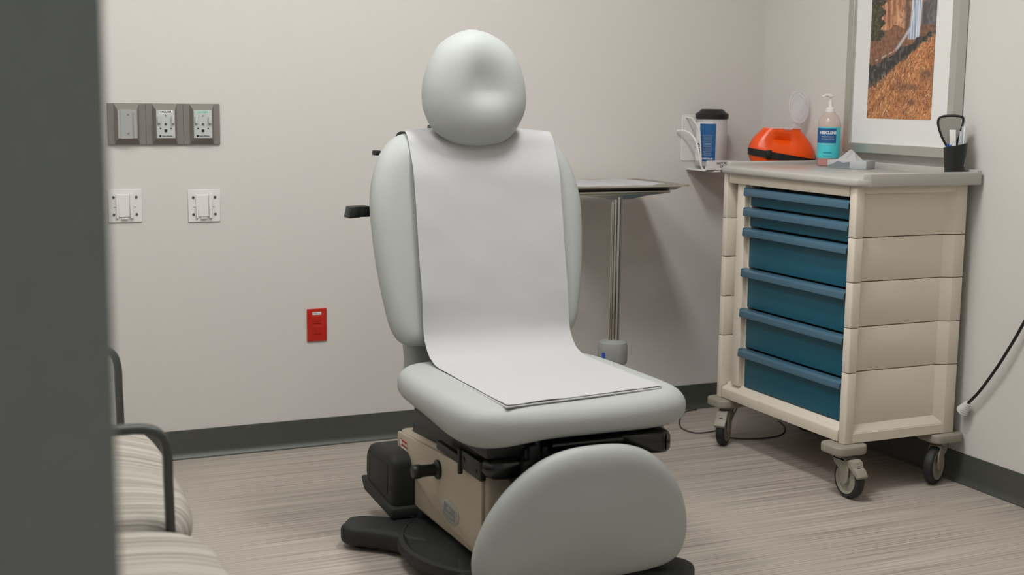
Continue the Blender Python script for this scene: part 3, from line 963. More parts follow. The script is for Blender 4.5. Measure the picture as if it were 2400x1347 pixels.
# pen cup
UO = (3.014, 3.303, ZS)
cup = empty('desk_cup', UO, 'tapered black plastic cup at the near wall end of the cart top', 'cup')
t = bmesh.new()
NC = 40
rows = []
rimz = lambda q: 0.120 + 0.010 * math.sin(q - 0.3)
view = Vector((-UO[0], -UO[1])).normalized()
va_ = math.atan2(view.y, view.x)
for rr0, zf, in_ in ((0.0, 0.0, 0), (0.0290, 0.0, 0), (0.0365, 1.0, 0), (0.0340, 1.0, 0), (0.0270, 0.03, 0), (0.0, 0.03, 0)):
    ring = []
    for k in range(NC):
        q = 2 * PI * k / NC
        top = 0.097 + 0.008 * math.cos(q - (va_ + PI / 2))
        ring.append(t.verts.new((rr0 * math.cos(q), rr0 * math.sin(q), zf * top)))
    rows.append(ring)
for i in range(len(rows) - 1):
    for k in range(NC):
        t.faces.new((rows[i][k], rows[i][(k + 1) % NC], rows[i + 1][(k + 1) % NC], rows[i + 1][k]))
bmesh.ops.remove_doubles(t, verts=t.verts[:], dist=1e-5)
bmesh.ops.recalc_face_normals(t, faces=t.faces[:])
mb = MB(); mb._merge(t)
mb.build('cup_body', 'black', cup, 50)
# direction helpers facing the doorway: e1 runs to the right in the picture
e1 = Vector((-view.y, view.x, 0)); e2 = Vector((0, 0, 1)); ez = e1.cross(e2)
def cupm(r, h, d=0.0):
    return Matrix(((e1.x, e2.x, ez.x, UO[0] + e1.x * r - ez.x * d), (e1.y, e2.y, ez.y, UO[1] + e1.y * r - ez.y * d), (0, 1, 0, UO[2] + h), (0, 0, 0, 1)))
if ez.dot(Vector((view.x, view.y, 0))) < 0:
    pass
mir = [(-0.055, 0.185), (-0.052, 0.205), (-0.035, 0.213), (0.0, 0.215), (0.028, 0.211), (0.033, 0.198), (0.026, 0.16), (0.018, 0.128), (0.006, 0.108), (-0.012, 0.104), (-0.028, 0.122), (-0.043, 0.150)]
mir = [(x_ * 0.86 - 0.006, 0.088 + (z_ - 0.104) * 0.92) for x_, z_ in mir]
mo = smooth_closed(mir, 5)
e1n = Vector((math.cos(va_ + PI / 2), math.sin(va_ + PI / 2), 0))
def cw(r, z, d=0.0):
    """point at r to the picture's right of the cup axis, height z above the cart top, d towards the viewer"""
    return (e1n.x * r + view.x * d, e1n.y * r + view.y * d, z)
hm = empty('hand_mirror', UO, 'black rimmed hand mirror standing in the black cup', 'mirror')
ring = [cw(p[0] - 0.004, p[1], -0.008) for p in mo]
MB().tube(ring + [ring[0], ring[1]], 0.0038, 10, caps=False).build('mirror_rim', 'black', hm)
t = bmesh.new()
A = [t.verts.new(cw(p[0] - 0.004, p[1], -0.007)) for p in mo]; B = [t.verts.new(cw(p[0] - 0.004, p[1], -0.010)) for p in mo]
t.faces.new(A); t.faces.new(B[::-1])
for k in range(len(A)): t.faces.new((A[k], A[(k + 1) % len(A)], B[(k + 1) % len(A)], B[k]))
bmesh.ops.recalc_face_normals(t, faces=t.faces[:])
mb = MB(); mb._merge(t); mb.build('mirror_glass', 'mirror', hm)
MB().tube([cw(-0.016, 0.090, -0.008), cw(-0.006, 0.05, -0.004), cw(0.0, 0.012, 0)], 0.0042, 10).build('handle', 'black', hm)
# wrapped swabs: paper pouch, clear pouches, thin dark-striped packets, two pen caps
def standing(name, r, z0, z1, w, m, label, cat, d=0.0, lean=0.0, th=0.0012, group=None):
    mb = MB()
    p = [(r - w / 2, z0), (r + w / 2, z0), (r + w / 2 + lean, z1), (r - w / 2 + lean, z1)]
    t = bmesh.new()
    A = [t.verts.new(cw(q[0], q[1], d + th / 2)) for q in p]; B = [t.verts.new(cw(q[0], q[1], d - th / 2)) for q in p]
    t.faces.new(A); t.faces.new(B[::-1])
    for k in range(4): t.faces.new((A[k], A[(k + 1) % 4], B[(k + 1) % 4], B[k]))
    bmesh.ops.recalc_face_normals(t, faces=t.faces[:])
    mb._merge(t)
    o = mb.build(name, m, None, loc=UO)
    return tag(o, label, cat, group)
standing('paper_pouch', -0.004, 0.03, 0.146, 0.019, 'whitecard', 'white paper pouch standing leftmost in the black cup', 'packet', d=0.010, lean=-0.008)
standing('clear_pouch', 0.010, 0.03, 0.142, 0.013, 'wrap', 'clear crinkled plastic pouch in the middle of the black cup', 'packet', d=0.004, lean=0.006, th=0.003)
standing('clear_pouch', 0.018, 0.03, 0.178, 0.020, 'wrap', 'tallest clear plastic pouch at the back of the black cup', 'packet', d=-0.008, lean=0.004, th=0.003)
for k in range(3):
    standing('swab_packet', 0.017 + 0.006 * k, 0.03, 0.157 - 0.001 * k, 0.0042, 'boxgrey' if k != 1 else 'whitecard', 'thin wrapped swab packet at the right side of the black cup', 'packet', d=0.010 + 0.001 * k, group='thin swab packets in the cup')
for k, (rr0, zz0) in enumerate(((-0.024, 0.101), (-0.016, 0.098))):
    o = MB().cyl(cw(rr0 + 0.004, 0.03, 0.012), cw(rr0, zz0, 0.020), 0.0033, seg=10).build('pen', 'bluecap', None, loc=UO)
    tag(o, ['blue capped pen leaning at the left edge of the black cup', 'shorter blue capped pen next to the left edge pen in the cup'][k], 'pen')

# ------------------------------------------------------------------ sharps container in the corner, strapped to a wall bracket
SO = (2.962, 4.168, 0.845)
sh = empty('sharps_container', SO, 'orange sharps container with clear flip lid and black strap, behind the cart', 'container', math.radians(-24))
def oval(a, b, n=40, e=2.6, skew=0.0):
    out = []
    for k in range(n):
        q = 2 * PI * k / n
        c_, s_ = math.cos(q), math.sin(q)
        out.append((a * math.copysign(abs(c_) ** (2 / e), c_), b * math.copysign(abs(s_) ** (2 / e), s_)))
    return out
t = bmesh.new()
lv = [(0.0, 0.095, 0.052, 0), (0.02, 0.102, 0.058, 0), (0.16, 0.116, 0.062, 0), (0.172, 0.122, 0.066, 0), (0.195, 0.124, 0.068, 0), (0.215, 0.123, 0.066, 0), (0.245, 0.108, 0.060, 0), (0.272, 0.084, 0.052, 0), (0.288, 0.068, 0.046, 0), (0.290, 0.066, 0.044, 0)]
R_ = []
for z, a_, b_, _ in lv:
    ring = []
    for (x, y) in oval(a_, b_, 56):
        dent = 0.0
        if z > 0.205 and y < 0:
            dent = 0.034 * math.exp(-((x + 0.004) / 0.060) ** 2) * math.exp(-((z - 0.245) / 0.022) ** 2)
        zz = z + (0.012 * (x / 0.12) if z < 0.29 and z > 0.15 else 0) * -1
        ring.append(t.verts.new((x, y + dent, zz)))
    R_.append(ring)
for i in range(len(R_) - 1):
    for k in range(56):
        t.faces.new((R_[i][k], R_[i][(k + 1) % 56], R_[i + 1][(k + 1) % 56], R_[i + 1][k]))
t.faces.new(R_[0][::-1]); t.faces.new(R_[-1])
bmesh.ops.recalc_face_normals(t, faces=t.faces[:])
mb = MB(); mb._merge(t)
body_s = mb.build('container_body', 'orange', sh, 60)
mb = MB()
t = bmesh.new()
o1 = oval(0.1225, 0.0675, 56); o2 = oval(0.1262, 0.071, 56)
rg = []
for (pp_, z) in ((o1, 0.170), (o2, 0.170), (o2, 0.196), (o1, 0.196)):
    rg.append([t.verts.new((x, y, z - 0.020 * (x / 0.12))) for x, y in pp_])
for i in range(4):
    for k in range(56):
        t.faces.new((rg[i][k], rg[i][(k + 1) % 56], rg[(i + 1) % 4][(k + 1) % 56], rg[(i + 1) % 4][k]))
bmesh.ops.recalc_face_normals(t, faces=t.faces[:])
mb._merge(t)
mb.box((-0.060, -0.066, 0.194), (0.020, 0.012, 0.034), 0.002)
mb.build('strap', 'black', sh, 40)
MB().box((-0.072, -0.064, 0.150), (0.05, 0.004, 0.04), 0.0005, rot=Euler((0, 0, -0.10))).build('warning_label', 'yellow', body_s)
cl_ = MB()
cl_.prism(oval(0.072, 0.048, 40), 0.288, 0.294, 'z', 0.002, 2)
cl_.box((0.012, -0.047, 0.289), (0.032, 0.006, 0.010), 0.002)
lid_r = cl_.build('lid_collar', 'clearlid', sh)
fl = MB()
m_l = Matrix.Translation((0.062, 0.030, 0.368)) @ Matrix.Rotation(math.radians(8), 4, 'Z') @ Matrix.Rotation(math.radians(82), 4, 'X')
fl.lathe([(0, 0.0), (0.050, 0.0), (0.052, 0.003), (0.050, 0.010), (0.047, 0.010), (0.046, 0.003), (0.040, 0.004), (0.038, 0.008), (0.035, 0.008), (0.034, 0.003), (0, 0.002)], (0, 0, 0), 44, m_l, sx=0.78, sy=1.22)
fl.box((0.058, 0.034, 0.300), (0.030, 0.006, 0.024), 0.002)
fl.build('flip_lid', 'clearlid', sh)
wb = MB()
wb.span((RW - 0.008, 4.16, 0.82), (RW, 4.30, 1.03), 0.003)
wb.span((2.84, 4.06, 0.828), (RW - 0.004, 4.30, 0.842), 0.003)
wb.span((RW - 0.012, 4.052, 1.035), (RW, 4.066, 1.062), 0.002)
wb.span((RW - 0.006, 4.052, 1.0), (RW, 4.17, 1.012), 0.001)
BRO = (RW, 4.19, 0.95)
o = shift(wb, BRO).build('container_bracket', 'black', None, loc=BRO)
tag(o, 'black wall bracket and shelf holding the orange sharps container', 'bracket')

# ------------------------------------------------------------------ wipes canister in a wall holder on the back wall
WO = (2.800, 4.405, 0.985)
cn = empty('wipes_canister', WO, 'white wipes canister with black lid and blue label, on the back wall', 'canister')
MB().lathe([(0, 0), (0.058, 0), (0.060, 0.004), (0.060, 0.176), (0.056, 0.184), (0.0, 0.184)], seg=40).build('canister_body', 'canister', cn, 50)
MB().lathe([(0, 0.006), (0.050, 0.006), (0.050, 0.165), (0, 0.165)], seg=30).build('wipes_roll', 'whitecard', cn, 50)
MB().lathe([(0, 0.180), (0.063, 0.180), (0.064, 0.183), (0.064, 0.198), (0.062, 0.200), (0.052, 0.206), (0.044, 0.215), (0.040, 0.217), (0.0, 0.217)], seg=40).build('lid', 'black', cn, 35)
vw = math.atan2(-WO[1], -WO[0])
MB().lathe([(0.0602, 0.02), (0.0606, 0.02), (0.0606, 0.166), (0.0602, 0.166)], seg=24, a0=vw - 1.35, a1=vw + 0.10).build('label', 'whitecard', cn, 50)
MB().lathe([(0.0606, 0.018), (0.0610, 0.018), (0.0610, 0.162), (0.0606, 0.162)], seg=20, a0=vw - 0.80, a1=vw + 0.28).build('label_panel', 'navy', cn, 50)
for k in range(13):
    curved_text('lettering', ['Kills germs in 2 minutes', 'Disinfects, deodorizes', 'EPA registered wipes', 'Use on hard surfaces'][k % 4], 0.0042, 'boxgrey', cn, 0.118 - 0.0062 * k, 0.0611, vw - 0.24, 0.95)
curved_text('lettering', 'DO NOT FLUSH', 0.0075, 'whitecard', cn, 0.028, 0.0612, vw - 0.27, 0.90, 0.0003)
curved_text('lettering', '2', 0.030, 'ink', cn, 0.074, 0.0607, vw - 0.88, 0.9, 0.001)
curved_text('lettering', 'MIN', 0.008, 'ink', cn, 0.056, 0.0607, vw - 0.88, 0.9, 0.0003)
HO = (2.76, D, 1.05)
hd = empty('wall_holder', HO, 'white plastic wall holder with curved arm around the wipes canister', 'holder')
def hpart(mb, name, m, parent=None): return shift(mb, HO).build(name, m, parent or hd)
hpart(MB().prism(rrect(2.712, 2.89, 1.000, 1.178, 0.006, 3), D - 0.004, D, 'y', 0.001, 1), 'back_plate', 'white')
ar = MB()
ar.tube(smooth_open([(2.685, D - 0.012, 1.118), (2.705, D - 0.040, 1.117), (2.722, D - 0.075, 1.095), (2.728, D - 0.10, 1.05), (2.733, D - 0.115, 0.995), (2.742, D - 0.120, 0.972), (2.765, D - 0.142, 0.966), (2.80, D - 0.150, 0.966)], 4), 0.0038, 8)
ar.tube([(2.728, D - 0.002, 1.17), (2.731, D - 0.05, 1.165), (2.733, D - 0.10, 1.12), (2.735, D - 0.115, 1.0)], 0.0028, 8)
ar.prism([(2.735, D - 0.148), (2.872, D - 0.148), (2.872, D - 0.004), (2.735, D - 0.004)], 0.966, 0.972, 'z', 0.001, 1)
ar.prism([(2.735, D - 0.148), (2.872, D - 0.148), (2.872, D - 0.144), (2.735, D - 0.144)], 0.966, 0.986, 'z', 0.001, 1)
hpart(ar, 'curved_arm', 'white')
sg = MB().span((2.738, D - 0.1505, 0.972), (2.872, D - 0.1485, 1.008))
sgo = hpart(sg, 'notice_card', 'whitecard')
text('lettering', 'NOT FOR USE\nON SKIN', 0.0125, 'ink', sgo, Matrix.Translation((-HO[0], -HO[1], -HO[2])) @ frame_mtx((2.822, D - 0.1508, 0.9905), (1, 0, 0), (0, 0, 1)), depth=0.0002, bold=0.0004)

# ------------------------------------------------------------------ framed picture on the right wall
FY0, FY1, FZ0, FZ1 = 3.355, 3.915, 1.060, 1.86
FXO = RW
FO = (RW, (FY0 + FY1) / 2, FZ0)
fo = empty('framed_picture', FO, 'framed waterfall photograph in a wide white mat and silver frame', 'picture')
def fpart(mb, name, m, parent=None, angle=38): return shift(mb, FO).build(name, m, parent or fo, angle)
FT = 0.040; FWD = 0.033
f = MB()
f.prism([(FY0, FZ0), (FY1, FZ0), (FY1 - FWD, FZ0 + FWD), (FY0 + FWD, FZ0 + FWD)], RW - FT, RW - 0.002, 'x', 0.002, 1)
f.prism([(FY0, FZ1), (FY0 + FWD, FZ1 - FWD), (FY1 - FWD, FZ1 - FWD), (FY1, FZ1)], RW - FT, RW - 0.002, 'x', 0.002, 1)
f.prism([(FY0, FZ0), (FY0 + FWD, FZ0 + FWD), (FY0 + FWD, FZ1 - FWD), (FY0, FZ1)], RW - FT, RW - 0.002, 'x', 0.002, 1)
f.prism([(FY1, FZ0), (FY1, FZ1), (FY1 - FWD, FZ1 - FWD), (FY1 - FWD, FZ0 + FWD)], RW - FT, RW - 0.002, 'x', 0.002, 1)
fpart(f, 'frame', 'silver')
fpart(MB().span((RW - 0.026, FY0 + 0.02, FZ0 + 0.02), (RW - 0.010, FY1 - 0.02, FZ1 - 0.02)), 'mat_board', 'whitecard')
fpart(MB().span((RW - 0.031, FY0 + 0.02, FZ0 + 0.02), (RW - 0.0295, FY1 - 0.02, FZ1 - 0.02)), 'glass', 'glass')
# the print: a grid with colours drawn by noise and strokes
PY0, PY1, PZ0, PZ1 = 3.475, 3.803, 1.181, 1.74
NX, NY = 150, 255
rs = np.random.RandomState(11)
def vnoise(w, h, fx, fy, seed):
    r = np.random.RandomState(seed)
    g = r.rand(int(h / fy) + 3, int(w / fx) + 3)
    yy, xx = np.mgrid[0:h, 0:w]
    x = xx / fx; y = yy / fy
    xi = x.astype(int); yi = y.astype(int); tx = x - xi; ty = y - yi
    tx = tx * tx * (3 - 2 * tx); ty = ty * ty * (3 - 2 * ty)
    return (g[yi, xi] * (1 - tx) + g[yi, xi + 1] * tx) * (1 - ty) + (g[yi + 1, xi] * (1 - tx) + g[yi + 1, xi + 1] * tx) * ty
yy, xx = np.mgrid[0:NY, 0:NX]
U = xx / NX * 146.0                     # 0..146 left to right
Vv = (NY - 1 - yy) / (NY - 1) * 382.0 - 102.0   # 280 at the bottom, 0 at the photo's top edge
n1 = vnoise(NX, NY, 9, 14, 1); n2 = vnoise(NX, NY, 3, 4, 2); n3 = vnoise(NX, NY, 1.6, 2.2, 3); n4 = vnoise(NX, NY, 3, 22, 4); n5 = vnoise(NX, NY, 22, 20, 5)
def colr(c): return np.array(c, float)[None, None, :]
def mixc(a, b, t): return a * (1 - t[..., None]) + b * t[..., None]
img = mixc(colr((150, 92, 60)) + 0 * U[..., None], colr((222, 168, 130)), np.clip(n4 * 1.5 - 0.25, 0, 1))
img = mixc(img, colr((96, 66, 52)), np.clip((n2 - 0.55) * 2.2, 0, 1) * 0.8)
grey = np.clip((U - 112) / 10, 0, 1) * (Vv < 95)
img = mixc(img, mixc(colr((128, 118, 116)) + 0 * U[..., None], colr((80, 74, 74)), n2), grey)
img = mixc(img, colr((78, 66, 58)), np.clip(1 - np.abs(U - 82) / 9, 0, 1) * (Vv < 75) * 0.8)
img = mixc(img, colr((70, 72, 80)), np.clip(1 - np.abs(U - 119) / 8, 0, 1) * (Vv > 15) * (Vv < 100) * 0.9)
mid = (Vv > 62 + 14 * n1 - U * 0.02) & (Vv < 400)
img = mixc(img, mixc(colr((96, 66, 52)) + 0 * U[..., None], colr((160, 110, 82)), n2), mid * 0.9)
tree = (U < 27 + 5 * np.sin(Vv / 4.0) + 4 * n2) & (Vv < 98)
img = mixc(img, mixc(colr((46, 44, 30)) + 0 * U[..., None], colr((112, 104, 74)), np.clip(n3 * 1.6 - 0.5, 0, 1)), tree * 1.0)
# falling water
cx_ = 102 - np.clip(Vv - 30, 0, 90) * 0.06
hw_ = 12 + np.clip(Vv, 0, 70) * 0.02
fall = np.clip((hw_ - np.abs(U - cx_)) / 2.5, 0, 1) * (Vv < 98)
st_ = vnoise(NX, NY, 1.5, 26, 8)
img = mixc(img, mixc(colr((138, 150, 172)) + 0 * U[..., None], colr((222, 230, 240)), np.clip(st_ * 1.6 - 0.3, 0, 1)), fall)
c2 = 92 - (Vv - 70) * 0.62
fan = np.clip((5 - np.abs(U - c2)) / 3, 0, 1) * (Vv > 72) * (Vv < 118)
img = mixc(img, colr((196, 206, 222)), fan * 0.8)
# dark rocks in a diagonal band
top = 150 - U * 0.55 + 14 * n1; bot = 205 - U * 0.88 + 16 * n1 + 10 * n2
dark = (Vv > top) & (Vv < bot + 6)
img = mixc(img, mixc(colr((44, 42, 40)) + 0 * U[..., None], colr((104, 96, 90)), np.clip(n2 * 1.8 - 0.7, 0, 1)), dark * 1.0)
c3 = 152 - U * 0.52
strm = np.clip((2.5 - np.abs(Vv - c3)) / 2, 0, 1) * (U > 14) * (U < 62) * (n2 > 0.3)
img = mixc(img, colr((214, 208, 204)), strm * 0.8)
# orange brush
gr = Vv >= bot
base_g = mixc(colr((138, 86, 50)) + 0 * U[..., None], colr((200, 132, 76)), np.clip(n5 * 1.3 - 0.1 + 0.25 * n1, 0, 1))
img = mixc(img, base_g, gr * 1.0)
for k in range(9000):
    x = rs.uniform(0, NX); y = rs.uniform(0, NY)
    vi = (NY - 1 - y) / (NY - 1) * 382 - 102
    ui = x / NX * 146
    if vi < 214 - ui * 0.86: continue
    a_ = rs.normal(1.3, 0.55); L_ = rs.uniform(2, 9)
    cc_ = [(226, 166, 112), (116, 74, 46), (192, 112, 60), (84, 60, 44), (238, 200, 160)][rs.choice(5, p=[.3, .22, .28, .12, .08])]
    for s_ in np.arange(0, L_, 0.6):
        xi = int(x + math.cos(a_) * s_); yi = int(y + math.sin(a_) * s_)
        if 0 <= xi < NX and 0 <= yi < NY:
            img[yi, xi] = img[yi, xi] * 0.45 + np.array(cc_) * 0.55
sh_ = np.exp(-((U - 130) / 14) ** 2 - ((Vv - 180) / 12) ** 2) + 0.8 * np.exp(-((U - 100) / 9) ** 2 - ((Vv - 240) / 8) ** 2) + 0.8 * np.exp(-((U - 90) / 26) ** 2 - ((Vv - 205) / 7) ** 2)
img = mixc(img, colr((92, 66, 48)), np.clip(sh_ * (0.3 + n2), 0, 0.75))
img = np.clip(img, 0, 255) / 255
lin_img = np.where(img <= 0.04045, img / 12.92, ((img + 0.055) / 1.055) ** 2.4)
verts = np.zeros((NY * NX, 3), np.float32)
ygrid = PY1 - (PY1 - PY0) * (xx / (NX - 1)); zgrid = PZ0 + (PZ1 - PZ0) * (yy / (NY - 1))
verts[:, 0] = RW - 0.0268 - FO[0]; verts[:, 1] = ygrid.ravel() - FO[1]; verts[:, 2] = zgrid.ravel() - FO[2]
ii = (np.arange(NY - 1)[:, None] * NX + np.arange(NX - 1)[None, :]).ravel()
faces = np.stack([ii, ii + NX, ii + NX + 1, ii + 1], 1)
me = bpy.data.meshes.new('print')
me.from_pydata(verts.tolist(), [], faces.tolist())
ca = me.color_attributes.new('print_colour', 'FLOAT_COLOR', 'POINT')
ca.data.foreach_set('color', np.concatenate([lin_img.reshape(-1, 3), np.ones((NX * NY, 1))], 1).astype(np.float32).ravel())
mp_ = bpy.data.materials.new('print_ink'); mp_.use_nodes = True
an = mp_.node_tree.nodes.new('ShaderNodeAttribute'); an.attribute_name = 'print_colour'
pb = mp_.node_tree.nodes['Principled BSDF']
mp_.node_tree.links.new(an.outputs['Color'], pb.inputs['Base Color']); pb.inputs['Roughness'].default_value = 0.6
me.materials.append(mp_)
po = bpy.data.objects.new('print', me); col.objects.link(po); po.parent = fo

# ------------------------------------------------------------------ gas outlet panel, wall brackets, power outlet
GO = (0.733, D, 1.1395)
gp = empty('gas_outlet_panel', GO, 'grey three-gang medical gas outlet panel with vacuum and oxygen ports', 'gas outlet')
def gpart(mb, name, m, parent=None, angle=20): return shift(mb, GO).build(name, m, parent or gp, angle)
mods = [0.6125, 0.7335, 0.8545]
for i, mx in enumerate(mods):
    g = MB()
    g.span((mx - 0.0603, D - 0.008, 1.0725), (mx + 0.0603, D, 1.2065), 0.0008, 1)
    t = bmesh.new()
    a = [(mx - 0.040, 1.0735), (mx + 0.040, 1.0735), (mx + 0.040, 1.2055), (mx - 0.040, 1.2055)]
    b = [(mx - 0.031, 1.0930), (mx + 0.031, 1.0930), (mx + 0.031, 1.1860), (mx - 0.031, 1.1860)]
    va = [t.verts.new((p[0], D - 0.008, p[1])) for p in a]; vb = [t.verts.new((p[0], D - 0.026, p[1])) for p in b]
    t.faces.new(va); t.faces.new(vb[::-1])
    for k in range(4): t.faces.new((va[k], va[(k + 1) % 4], vb[(k + 1) % 4], vb[k]))
    bmesh.ops.recalc_face_normals(t, faces=t.faces[:])
    g._merge(t)
    hsg = gpart(g, 'housing', 'gasgrey')
    yb = D - 0.026
    if i == 0:
        p = MB()
        p.span((mx - 0.0305, yb - 0.002, 1.0935), (mx + 0.0305, yb, 1.1855), 0.0008, 1)
        p.span((mx - 0.022, yb - 0.005, 1.0925), (mx + 0.014, yb - 0.001, 1.1860), 0.0008, 1)
        p.span((mx + 0.0185, yb - 0.008, 1.0935), (mx + 0.0255, yb - 0.001, 1.1790), 0.0008, 1)
        p.span((mx + 0.0045, yb - 0.0056, 1.0935), (mx + 0.0055, yb - 0.0045, 1.1855))
        pl = gpart(p, 'slide_bracket', 'alu')
        sc = MB()
        sc.cyl((mx + 0.001, yb - 0.008, 1.1700), (mx + 0.001, yb - 0.004, 1.1700), 0.003, seg=12)
        gpart(sc, 'screw', 'chrome', pl); sc = MB()
        sc.cyl((mx + 0.001, yb - 0.008, 1.1100), (mx + 0.001, yb - 0.004, 1.1100), 0.003, seg=12)
        gpart(sc, 'screw', 'chrome', pl)
    else:
        p = MB()
        p.span((mx - 0.0298, yb - 0.0025, 1.0935), (mx + 0.0298, yb, 1.1855), 0.001, 1)
        pl = gpart(p, 'faceplate', 'gaslight')
        tb = MB()
        for s in (-1, 1):
            tb.span((mx + s * 0.0225 - 0.0045, yb - 0.012, 1.142), (mx + s * 0.0225 + 0.0045, yb - 0.002, 1.165), 0.001, 1)
            gpart(tb, 'latch_tab', 'gaslight', pl); tb = MB()
        hl = MB()
        hl.cyl((mx, yb - 0.0035, 1.139), (mx, yb - 0.002, 1.139), 0.0042, seg=16)
        hl.span((mx - 0.0045, yb - 0.0032, 1.1135), (mx + 0.0045, yb - 0.002, 1.1225))
        for s in (-1, 1):
            hl.cyl((mx + s * 0.017, yb - 0.0045, 1.1255), (mx + s * 0.017, yb - 0.002, 1.1255), 0.0022, seg=10)
        hl.cyl((mx - 0.0185, yb - 0.0030, 1.1010), (mx - 0.0185, yb - 0.002, 1.1010), 0.0037, seg=16)
        gpart(hl, 'port', 'ink', pl)
        sc = MB().cyl((mx, yb - 0.0055, 1.1680), (mx, yb - 0.002, 1.1680), 0.0022, seg=10)
        gpart(sc, 'screw', 'chrome', pl); sc = MB()
        sc.cyl((mx + 0.0002, yb - 0.0038, 1.139), (mx + 0.0002, yb - 0.0034, 1.139), 0.0018, seg=12)
        gpart(sc, 'port_ring', 'chrome', pl)
        lb = MB().span((mx - 0.020, yb - 0.0029, 1.1745), (mx + 0.020, yb - 0.002, 1.1835))
        lbo = gpart(lb, 'name_label', 'whitecard' if i == 1 else 'lightgreen', pl)
        OFFM = Matrix.Translation((-GO[0], -GO[1], -GO[2]))
        text('lettering', ['', 'VACUUM', 'OXYGEN'][i], 0.0088, 'ink' if i == 1 else 'green', pl, OFFM @ frame_mtx((mx, yb - 0.0030, 1.1790), (1, 0, 0), (0, 0, 1)), depth=0.0002, bold=0.0002)
        text('lettering', 'BeaconMedaes', 0.0056, 'ink', pl, OFFM @ frame_mtx((mx + 0.0045, yb - 0.0027, 1.1010), (1, 0, 0), (0, 0, 1)), depth=0.0002, bold=0.0001)

def bracket_plate(cx, cz, label):
    t = empty('slide_plate', (cx, D, cz), label, 'wall plate', group='white slide plates on the back wall')
    MB().span((-0.0535, -0.005, -0.0545), (0.0535, 0, 0.0545), 0.0012, 1).build('plate', 'white', t)
    s = MB()
    s.span((-0.029, -0.013, -0.041), (-0.0215, -0.004, 0.038), 0.001, 1)
    s.span((0.0145, -0.016, -0.041), (0.0255, -0.004, 0.039), 0.001, 1)
    s.span((-0.0215, -0.0095, -0.036), (0.0145, -0.004, 0.036), 0.0008, 1)
    s.span((-0.013, -0.013, -0.044), (0.008, -0.004, -0.039), 0.001, 1)
    s.span((-0.036, -0.008, -0.003), (-0.028, -0.004, 0.0), 0.0005, 1)
    s.span((0.029, -0.008, -0.004), (0.034, -0.004, 0.0), 0.0005, 1)
    s.build('slide_rail', 'white', t)
    for sx in (-1, 1):
        for sz in (-1, 1):
            MB().cyl((sx * 0.0365, -0.0075, sz * 0.0285), (sx * 0.0365, -0.004, sz * 0.0285), 0.0042, seg=14).build('screw', 'screw', t)
bracket_plate(0.5995, 0.8725, 'square white slide plate farther left on the back wall, beside the door frame')
bracket_plate(0.8575, 0.8670, 'square white slide plate farther right on the back wall, below the oxygen port')

OO = (1.2425, D, 0.437)
ou = empty('power_outlet', OO, 'red emergency power outlet low on the back wall, left of the chair', 'outlet')
MB().prism(rrect(-0.0355, 0.0355, -0.0580, 0.0580, 0.002, 2), -0.006, 0, 'y', 0.002, 2).build('plate', 'red', ou)
sk = MB()
for z in (0.0185, -0.0185):
    sk.prism(rrect(-0.0165, 0.0165, z - 0.0135, z + 0.0135, 0.004, 3), -0.0078, -0.005, 'y', 0.0006, 1)
sko = sk.build('socket', 'red', ou)
hh = MB()
for z in (0.0185, -0.0185):
    hh.span((-0.0085, -0.0081, z - 0.004), (-0.0065, -0.0077, z + 0.006))
    hh.span((0.0065, -0.0081, z - 0.004), (0.0085, -0.0077, z + 0.005))
    hh.cyl((0, -0.0081, z - 0.008), (0, -0.0077, z - 0.008), 0.0024, seg=10)
hh.build('slot', 'darkred', ou)
lo_ = MB().span((-0.0165, -0.0070, 0.0365), (0.0155, -0.0058, 0.0465))
lo_.build('circuit_label', 'whitecard', ou)
text('lettering', 'EMLP-12', 0.0075, 'ink', ou, frame_mtx((-0.0005, -0.0071, 0.0415), (1, 0, 0), (0, 0, 1)), depth=0.0002)

# ------------------------------------------------------------------ cords
WC = (3.05, 3.15, 0.40)
wc = empty('extension_cord', WC, 'black power cord hanging along the right wall with a pale ribbed plug', 'cord')
path = smooth_open([(RW + 0.004, 2.74, 1.36), (RW - 0.010, 2.745, 1.345), (RW - 0.010, 2.78, 1.10), (RW - 0.014, 2.87, 0.86), (3.062, 3.013, 0.580), (3.058, 3.075, 0.470), (3.058, 3.122, 0.400), (3.060, 3.180, 0.325), (3.060, 3.228, 0.275)], 5)
shift(MB().tube(path, 0.0048, 10), WC).build('cable', 'cord', wc)
pg = MB()
pdn = Vector((0, 0.60, -0.80)).normalized()
st0 = Vector((3.060, 3.226, 0.277))
for k in range(6):
    q0 = st0 + pdn * (0.007 * k); q1 = q0 + pdn * 0.0045
    r_ = 0.010 + 0.0021 * k
    pg.cyl(tuple(q0), tuple(q1), r_, seg=14)
    pg.cyl(tuple(q1), tuple(q1 + pdn * 0.003), r_ * 0.8, seg=14)
shift(pg, WC).build('plug', 'white', wc)
fcz = 0.0030
fp = smooth_open([(2.995, 4.445, fcz + 0.001), (2.90, 4.33, fcz), (2.792, 4.203, fcz), (2.690, 4.131, fcz), (2.60, 4.125, fcz), (2.585, 4.20, fcz), (2.62, 4.28, fcz), (2.68, 4.37, fcz), (2.745, 4.435, fcz), (2.80, 4.445, fcz)], 6)
FCO = (2.75, 4.25, 0)
o = shift(MB().tube(fp, 0.0026, 8), FCO).build('floor_cable', 'greycord', None, loc=FCO)
tag(o, 'thin grey cable looped on the floor in the corner behind the cart wheel', 'cable')
fp = smooth_open([(3.0, 4.17, fcz), (2.96, 4.07, fcz), (2.88, 3.985, fcz), (2.78, 3.97, fcz), (2.70, 4.0, fcz), (2.655, 4.06, fcz)], 6)
FCO = (2.85, 4.05, 0)
o = shift(MB().tube(fp, 0.0026, 8), FCO).build('floor_cable', 'greycord', None, loc=FCO)
tag(o, 'thin grey cable curving on the floor underneath the beige cart', 'cable')

